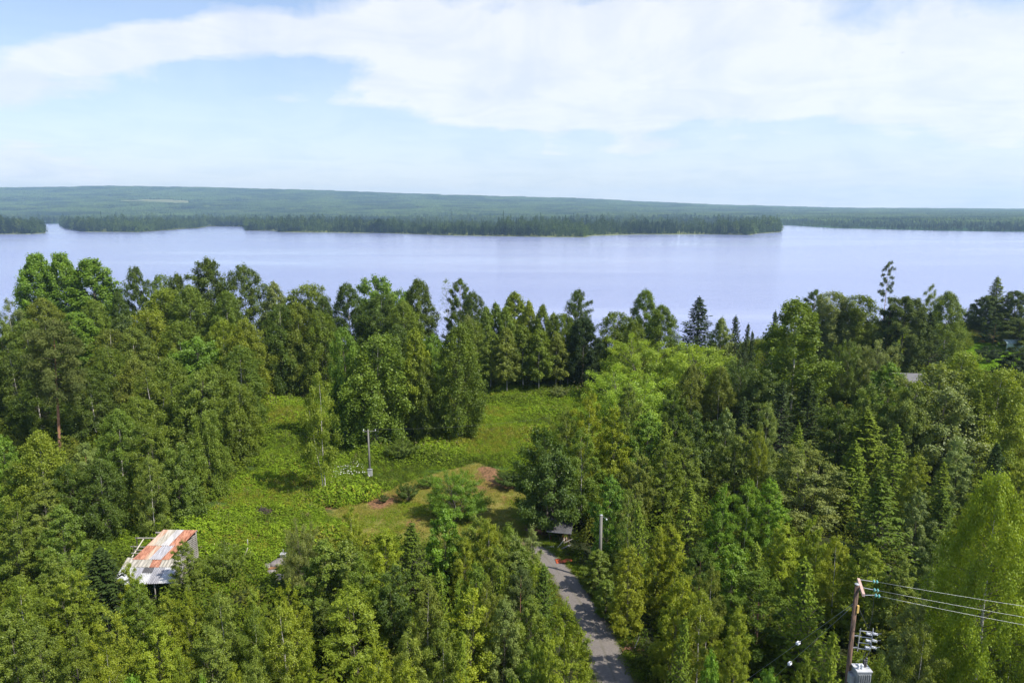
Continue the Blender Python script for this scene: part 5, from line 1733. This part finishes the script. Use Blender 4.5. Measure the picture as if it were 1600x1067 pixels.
heap('brush_heap', 408, 803, 3.6, .7, 130, 'heap of dark cut branches lying in the meadow', DARKW, 3, 'brush heap')
heap('cut_branches', 985, 1018, 1.6, .35, 30, 'scraps of brown cut branches on the road verge', simple('brown_twigs', (.18, .09, .05), .9, .3, 4), 5, 'branches')
p_ = V3(ground(990, 1016))
MB().tube([(0, 0, 0), (.25, .12, .55), (.5, .25, 1.15)], [.05, .045, .03], 7).build('broken_stem', PALEW, None, label='pale broken birch stem leaning beside the gravel road', cat='dead stem', loc=p_)
SOILM = simple('dark_soil', (.085, .045, .034), .95, .4, 2.0, bump=.8)
b = MB(); r0 = random.Random(2)
for i in range(7):
    for k in range(16):
        a = k*2*math.pi/16; q_ = i/6
        b.v.append((math.cos(a)*1.7*q_*(1+.12*math.sin(3*a)), math.sin(a)*1.3*q_, .50*(1-q_**1.6) + r0.uniform(-.05, .05) - (.15 if i == 6 else 0)))
for i in range(6):
    for k in range(16):
        b.f.append((i*16+k, (i+1)*16+k, (i+1)*16+(k+1) % 16, i*16+(k+1) % 16))
p_ = V3(ground(840, 829))
b.build('soil_mound', SOILM, None, smooth=True, label='low mound of dark reddish soil beside the lean-to shelter', cat='soil mound', loc=p_)
b = MB()
for i in range(46):
    a = r0.uniform(0, 6.28); q_ = r0.random()**.5*.9
    c_ = (math.cos(a)*q_*1.1 + .2, math.sin(a)*q_*.7 + .1, .50*(1-(q_/1.7)**1.6) + .04)
    b.box(c_, (r0.uniform(.08, .28), r0.uniform(.04, .1), .04), Vector((r0.uniform(-1, 1), r0.uniform(-1, 1), .2)).to_track_quat('X', 'Z').to_matrix())
b.build('wood_chips', PALEW, None, label='scatter of pale wood scraps on the dark soil mound', cat='wood scraps', kind='stuff', loc=p_)

# orange sheet on the grass
b = MB(); r0 = random.Random(9)
for j in range(7):
    for i in range(15):
        u = i/14; v = j/6
        b.v.append(((u-.5)*1.75, (v-.5)*(.95 - .45*u) + .06*math.sin(u*9), .12 + .10*math.sin(u*13+v*5)*math.sin(v*7) + r0.uniform(-.03, .03)))
for j in range(6):
    for i in range(14):
        b.f.append((j*15+i, j*15+i+1, (j+1)*15+i+1, (j+1)*15+i))
ob = b.build('tarpaulin', simple('orange_plastic', (.40, .075, .02), .55, .12, 2, bump=.1), None, label='crumpled orange tarpaulin lying in the grass below the lean-to shelter', cat='tarpaulin', loc=ground(881, 879) + np.array([0, 0, .12]), rz=.12)
ob.modifiers.new('thick', 'SOLIDIFY').thickness = .015

# ------------------------------------------------------------------ lean-to shelter
p_ = V3(ground(873, 850))
hut = empty('lean_to_shelter', p_, 'small dark lean-to shelter with a red side under the dark round tree', 'shelter', rz=R(-12))
RED = simple('falun_red_boards', (.24, .035, .025), .9, .25, 5, bump=.3)
for (x, y, h_) in ((-1.05, -.2, 1.75), (1.15, -.2, 1.55), (-1.05, 1.5, 2.15), (1.15, 1.5, 2.0)):
    MB().box((x, y, h_/2), (.10, .10, h_)).build('post', DARKW, hut)
for k in range(9):
    MB().box((-.95, .0 + k*.18, .95), (.03, .165, 1.6 + .04*k)).build('plank', RED if k < 6 else DARKW, hut)
for k in range(11):
    MB().box((-.85 + k*.19, 1.56, 1.0), (.175, .03, 1.9)).build('plank', DARKW if k % 3 else RED, hut)
ROOFG = simple('grey_roof_felt', (.06, .06, .065), .8, .25, 2, bump=.2)
for (x0, x1, m_) in ((-1.35, -.45, simple('dull_tin', (.085, .08, .08), .8)), (-.45, .75, ROOFG), (.75, 1.5, DGR)):
    q_ = Vector((0, 2.25, .48)).to_track_quat('Y', 'Z').to_matrix()
    MB().box(((x0+x1)/2, .62, 1.98 + (.01 if m_ is ROOFG else 0)), (x1-x0-.01, 2.35, .035), q_).build('roof_sheet', m_, hut)
MB().bar((-1.4, -.55, 1.72), (-1.4, 1.8, 2.25), .05, .12).build('barge_board', OLDW, hut)
MB().bar((-1.35, -.56, 1.70), (1.5, -.56, 1.70), .04, .1).build('fascia', GRY, hut)
# loose timber before it
for i, (a, b_, w_, mt, lab) in enumerate((((-1.5, -1.0, .15), (-.6, -1.05, .2), .14, PALEW, 'short white beam lying before the lean-to shelter'), ((-.3, -1.3, .1), (.75, -.5, .95), .09, PALEW, 'pale plank leaning against the lean-to shelter'),
                                           ((.1, -1.5, .12), (1.3, -.9, .35), .16, GRY, 'grey board lying askew before the lean-to shelter'), ((.5, -.8, .5), (1.5, -.6, .9), .12, OLDW, 'weathered board across the shelter\'s open front'))):
    off = Vector(a)
    MB().bar((0, 0, 0), Vector(b_)-off, w_, .05).build('board', mt, None, label=lab, cat='board', loc=p_ + off + Vector((0, 0, .05)))
r0 = random.Random(4)
LOGM = simple('split_firewood', (.24, .17, .12), .9, .35, 6, bump=.4)
for k in range(14):
    row = k//5
    o_ = MB().tube([(0, 0, 0), (r0.uniform(-.04, .04), .55, 0)], r0.uniform(.07, .11), 7).build('firewood_log', LOGM, None, loc=p_ + Vector((.15 + (k % 5)*.24 + r0.uniform(-.03, .03), .1 + r0.uniform(-.08, .08), .12 + row*.20)))
    o_['label'] = 'split log stacked in the open front of the lean-to shelter'; o_['category'] = 'log'; o_['group'] = 'logs stacked in the lean-to shelter'

# ------------------------------------------------------------------ poles and wires
POLEG = simple('grey_pole_wood', (.17, .165, .15), .9, .2, 2, bump=.3, streak=(3, 3, .3))
POLEB = bark('brown_pole_wood', (.05, .034, .026), (.16, .095, .062), .5, (6, 6, .5))
WIREM = simple('aluminium_wire', (.34, .36, .35), .4, .05, 2, metal=.3, bump=0)
DWIRE = simple('dark_wire', (.10, .11, .11), .5, .05, 2, bump=0)
PORC = simple('white_porcelain', (.58, .60, .64), .2, .04, 3, bump=0, spec=.6)
GLASS = simple('green_glass_insulator', (.11, .36, .33), .15, .1, 3, bump=0, spec=.8)
STEEL = simple('galvanised_steel', (.32, .335, .35), .5, .2, 4, metal=.25, bump=.05)
BLACK = simple('black_bushing', (.03, .03, .04), .4, .2, 3, bump=0)


def wire(name, pts, rad, mat, label, cat='wire', sag=0.0, group=None, n=14):
    pts = [V3(p) for p in pts]
    o_ = pts[0].copy(); L_ = []
    if len(pts) == 2:
        for i in range(n+1):
            t_ = i/n; q_ = pts[0].lerp(pts[1], t_); q_.z -= sag*4*t_*(1-t_); L_.append(q_ - o_)
    else:
        L_ = [q_ - o_ for q_ in pts]
    return MB().tube(L_, rad, 5).build(name, mat, None, smooth=True, label=label, cat=cat, group=group, loc=o_)


def disc_string(b, a, c, n_, r_):
    a, c = V3(a), V3(c); ax_ = (c-a)
    for i in range(n_):
        q_ = a + ax_*((i+.5)/n_)
        b.lathe(q_, [(r_*.35, -.05), (r_, -.02), (r_*.9, .02), (r_*.3, .05)], 10, ax_)
    return b


# utility pole with the white box
g_ = V3(ground(578, 746)); tp_ = V3(at(578, 671, g_.y))
up = empty('utility_pole', (g_.x, g_.y, float(gz(g_.x, g_.y))), 'thin grey utility pole with a white box standing in the meadow', 'utility pole')
H_ = tp_.z - up.location.z
MB().tube([(0, 0, -.3), (0, 0, H_)], [.15, .11], 10).build('pole', POLEG, up, smooth=True)
MB().box((.10, -.22, .85), (.62, .26, .95)).build('meter_box', BWT, up)
MB().box((.10, -.22, 1.36), (.68, .34, .06)).build('meter_box_roof', STEEL, up)
MB().bar((-.75, 0, H_-.28), (1.15, 0, H_-.20), .07, .08).build('crossarm', POLEG, up)
for x in (-.65, 1.05):
    MB().lathe((x, 0, H_-.2), [(.03, 0), (.07, .05), (.05, .12), (.075, .17), (.02, .24)], 8).build('insulator', PORC, up)
MB().tube([(.16, -.02, .3), (.15, -.02, H_-.4)], .02, 5).build('cable', DWIRE, up)
pt = Vector((g_.x + 1.05, g_.y, tp_.z + .02))
wire('overhead_wire', [pt, at(860, 652, 118)], .008, DWIRE, 'thin dark wire running from the white-box pole into the trees, upper one', sag=.5)
wire('overhead_wire', [Vector((g_.x + .15, g_.y, tp_.z - .35)), at(640, 700, 104)], .006, DWIRE, 'thin dark stay wire slanting down from the white-box pole', sag=.05)

# bare grey pole near the road
gx_, gy_ = at(939.5, 805, 64)[:2]
lp = empty('lamp_pole', (gx_, gy_, float(gz(gx_, gy_))), 'bare thick grey wooden pole with a small white insulator near its top', 'pole')
H_ = 8.1 - lp.location.z
MB().tube([(.0, 0, -.3), (0, 0, H_)], [.18, .14], 12).build('pole', POLEG, lp, smooth=True)
MB().lathe((0, 0, H_+.003), [(.15, 0), (.16, .03), (.05, .09)], 12).build('pole_cap', STEEL, lp)
MB().bar((.12, 0, H_-.12), (.52, 0, H_-.38), .025).build('bracket', STEEL, lp)
MB().lathe((.54, 0, H_-.52), [(.03, 0), (.085, .04), (.08, .12), (.03, .17)], 10).build('insulator', PORC, lp)

# transformer pole
P0 = np.array(at(1339.5, 913, 33.0))
tb = (float(P0[0]), 33.0, float(gz(P0[0], 33.0)))
tpole = empty('transformer_pole', tb, 'brown wooden power pole carrying a grey transformer and three wires', 'power pole')
TB = Vector(tb)
H_ = float(P0[2]) - tb[2]
MB().tube([(0, 0, -.4), (0, 0, H_*.5), (0, 0, H_)], [.15, .13, .11], 14).build('pole', POLEB, tpole, smooth=True)
MB().lathe((0, 0, H_+.003), [(.115, 0), (.125, .03), (.05, .07)], 14).build('pole_cap', STEEL, tpole)
armA, armB = V3(at(1341.5, 905, 34.1)), V3(at(1349.5, 929.5, 31.9))
MB().bar(armA - TB, armB - TB, .13, .15).build('crossarm', simple('pinkish_crossarm', (.50, .34, .28), .8, .15, 4, bump=.2), tpole)
MB().box((.10, -.12, H_-1.35), (.10, .10, .42)).build('sign_plate', simple('yellow_plate', (.62, .42, .12), .6, .1, 4, bump=0), tpole)
MB().bar((-.02, 0, H_-.35), (.32, 0, H_-.12), .08).build('arm_bracket', STEEL, tpole)
ends = [((1341.5, 905, 34.1), (1363, 908, 34.0), (1373, 909.2, 33.95), (1600, 942, 32.9)),
        ((1345, 917, 33.0), (1364, 921, 32.9), (1374, 922.6, 32.85), (1600, 959, 31.8)),
        ((1349.5, 929.5, 31.9), (1366, 929.5, 31.8), (1376, 931.5, 31.75), (1600, 971, 30.8))]
for k, (a, b1, b2, c) in enumerate(ends):
    A, B1, B2, C_ = [V3(at(*q_)) for q_ in (a, b1, b2, c)]
    B1 = A + (B1-A)*1.0
    MB().tube([A - TB, B1 - TB], .018, 6).build('strain_rod', STEEL, tpole)
    disc_string(MB(), B1 - TB, B2 - TB, 2, .10).build('insulator', GLASS, tpole)
    MB().tube([B1 - TB, B2 - TB], .025, 6).build('insulator_pin', STEEL, tpole)
    far = C_ + (C_ - B2)*1.6
    wire('power_wire', [B2, far], .0085, WIREM, ('topmost of the three pale power wires running off to the photo\'s right', 'middle one of the three pale power wires running off to the photo\'s right', 'lowest of the three pale power wires running off to the photo\'s right')[k], 'power wire', sag=.18)
# switch frame with its insulators
SWc = Vector((.75, -.05, H_-3.15))
fr = MB()
for dz in (-.55, -.2, .15, .5):
    fr.bar(SWc + Vector((-.42, 0, dz)), SWc + Vector((.30, 0, dz-.10)), .035)
for dx in (-.40, .28):
    fr.bar(SWc + Vector((dx, 0, -.72)), SWc + Vector((dx+.05, 0, .62)), .04)
fr.bar((.1, 0, H_-3.0), SWc + Vector((-.42, 0, .2)), .05).bar((.1, 0, H_-3.7), SWc + Vector((-.42, 0, -.5)), .05)
fr.build('switch_frame', STEEL, tpole)
for dz in (-.5, -.1, .3):
    for dx in (.05, .38):
        disc_string(MB(), SWc + Vector((dx-.12, -.1, dz+.10)), SWc + Vector((dx+.16, -.1, dz+.02)), 3, .075).build('insulator', PORC, tpole)
        MB().bar(SWc + Vector((dx, -.12, dz+.05)), SWc + Vector((dx+.22, -.3, dz+.22)), .025).build('switch_blade', STEEL, tpole)
for (a, b_) in (((.12, -.05, H_-1.2), SWc + Vector((.05, 0, .62))), ((V3(at(1366, 930, 31.8)) - TB), SWc + Vector((.1, 0, .62))), (SWc + Vector((.0, -.1, -.7)), Vector((.30, -.25, H_-4.35))), (SWc + Vector((.2, -.1, -.7)), Vector((.45, -.25, H_-4.35)))):
    a = Vector(a); b_ = Vector(b_); mid = a.lerp(b_, .5) + Vector((.06, 0, -.12))
    MB().tube([a, mid, b_], .012, 5).build('jumper_wire', DWIRE, tpole)
# transformer
TC = Vector((.48, -.42, H_-5.15))
MB().box(TC, (.74, .62, 1.0)).build('transformer_tank', STEEL, tpole)
MB().box(TC + Vector((0, 0, .53)), (.82, .70, .06)).build('transformer_lid', simple('light_grey_lid', (.44, .45, .47), .5, .1, 4, bump=0), tpole)
for k in range(6):
    MB().box(TC + Vector((-.28 + k*.112, -.365, -.03)), (.03, .10, .80)).build('cooling_fin', STEEL, tpole)
for dx in (-.24, -.06):
    disc_string(MB(), TC + Vector((dx, -.1, .58)), TC + Vector((dx, -.12, .84)), 3, .07).build('bushing', PORC, tpole)
for dx, hh in ((.12, .42), (.22, .55)):
    disc_string(MB(), TC + Vector((dx, .05, .58)), TC + Vector((dx, .05, .58+hh)), 5, .075).build('surge_arrester', BLACK, tpole)
MB().box((.12, -.15, TC.z), (.34, .20, .25)).build('mounting_bracket', STEEL, tpole)
MB().box(TC + Vector((-.50, .05, -.15)), (.22, .34, .55)).build('fuse_box', STEEL, tpole)
# stay wires with white egg insulators
for k, (pi_, pe, lab) in enumerate((((1247, 994, 32.6), (1085, 1120), 'upper stay wire slanting from the power pole to the ground'), ((1234, 1025, 32.9), (1120, 1140), 'lower stay wire slanting from the power pole to the ground'))):
    A = V3((TB.x - .1, TB.y, TB.z + H_ - 1.1 - .12*k))
    E_ = V3(ground(*pe)); mid = V3(at(*pi_))
    # the insulator sits where the straight stay passes that sight line
    best = min((A.lerp(E_, s_/400) for s_ in range(401)), key=lambda q_: abs(((q_.x)/(q_.y*math.cos(PITCH) + (CAMZ-q_.z)*math.sin(PITCH))*FPX + 800) - pi_[0]))
    wire('stay_wire', [A, E_], .008, WIREM, lab, 'stay wire')
    ax_ = (E_-A).normalized()
    ins = empty('stay_insulator', best, ('white insulator on the upper stay wire' if k == 0 else 'white insulator on the lower stay wire') + ' left of the power pole', 'insulator')
    disc_string(MB(), -ax_*.14, ax_*.14, 2, .105).build('disc', PORC, ins)
    MB().tube([-ax_*.24, ax_*.24], .03, 6).build('pin', STEEL, ins)

# ------------------------------------------------------------------ house and greenhouse among the trees at the right
hx, hy = 79.0, 134.0
hz_ = float(gz(hx, hy)) - .5
house = empty('house', (hx, hy, hz_), 'house with a grey metal roof half hidden by the silvery tree', 'house', rz=R(-6))
WALLM = simple('grey_board_wall', (.34, .33, .31), .9, .15, 4, bump=.2)
MB().box((0, 0, 2.3), (11, 7, 4.9)).build('wall', WALLM, house)
ROOFM = simple('grey_roof_sheet', (.13, .125, .13), .55, .12, 2, bump=.1)
rf = MB()
rf.v = [(-5.9, -4.0, 4.7), (5.9, -4.0, 4.7), (5.9, 0, 6.4), (-5.9, 0, 6.4), (-5.9, 4.0, 4.7), (5.9, 4.0, 4.7), (-5.9, -4.0, 4.55), (5.9, -4.0, 4.55), (5.9, 0, 6.25), (-5.9, 0, 6.25), (-5.9, 4.0, 4.55), (5.9, 4.0, 4.55)]
rf.f = [(0, 1, 2, 3), (3, 2, 5, 4), (6, 9, 8, 7), (9, 10, 11, 8), (0, 6, 7, 1), (4, 5, 11, 10), (0, 3, 9, 6), (3, 4, 10, 9), (1, 7, 8, 2), (2, 8, 11, 5)]
ro = rf.build('roof', ROOFM, house)
for x in (-3.4, 0, 3.4):
    wdw = MB().box((x, -3.53, 2.6), (1.2, .08, 1.3)).build('window', BWT, house)
    wdw_p = MB().box((x, -3.585, 2.6), (1.0, .03, 1.1)).build('pane', BLACK, house); wdw_p.parent = wdw
ghx, ghy = 140.0, 187.0
gh = empty('greenhouse', (ghx, ghy, float(gz(ghx, ghy))), 'white-framed greenhouse glimpsed between dark pines beyond the lawn', 'greenhouse')
GL = simple('greenhouse_glass', (.45, .58, .58), .1, .1, 3, bump=0, spec=1.0)
for k in range(7):
    MB().box((-3 + k, -1.5, 1.0), (.08, .08, 2.0)).build('frame', BWT, gh)
MB().box((0, -1.5, 2.0), (6.1, .1, .1)).build('frame', BWT, gh)
for k in range(6):
    MB().box((-2.5 + k, -1.5, 1.0), (.9, .03, 1.9)).build('pane', GL, gh)
    MB().bar((-2.5 + k, -1.5, 2.06), (-2.5 + k, 0, 2.9), .9, .03).build('roof_pane', GL, gh)
MB().box((0, .02, 2.93), (6.2, .12, .1)).build('ridge', BWT, gh)

# ------------------------------------------------------------------ a bird
p_ = V3(at(1410, 83, 170))
bird = MB()
bird.lathe((0, 0, 0), [(.01, -.22), (.06, -.1), (.07, .02), (.045, .14), (.02, .22)], 8, (1, .1, .15))
bird.v += [(.05, 0, .02), (-.10, 0, .02), (-.04, .38, .16), (.06, .40, .18), (-.04, -.38, .16), (.06, -.40, .18)]
k = len(bird.v) - 6
bird.f += [(k, k+1, k+2, k+3), (k, k+5, k+4, k+1)]
bo = bird.build('bird', BLACK, None, label='tiny dark bird flying high in the cloudy sky', cat='bird', loc=p_, rz=.6)
print('objects', len(scene.objects))
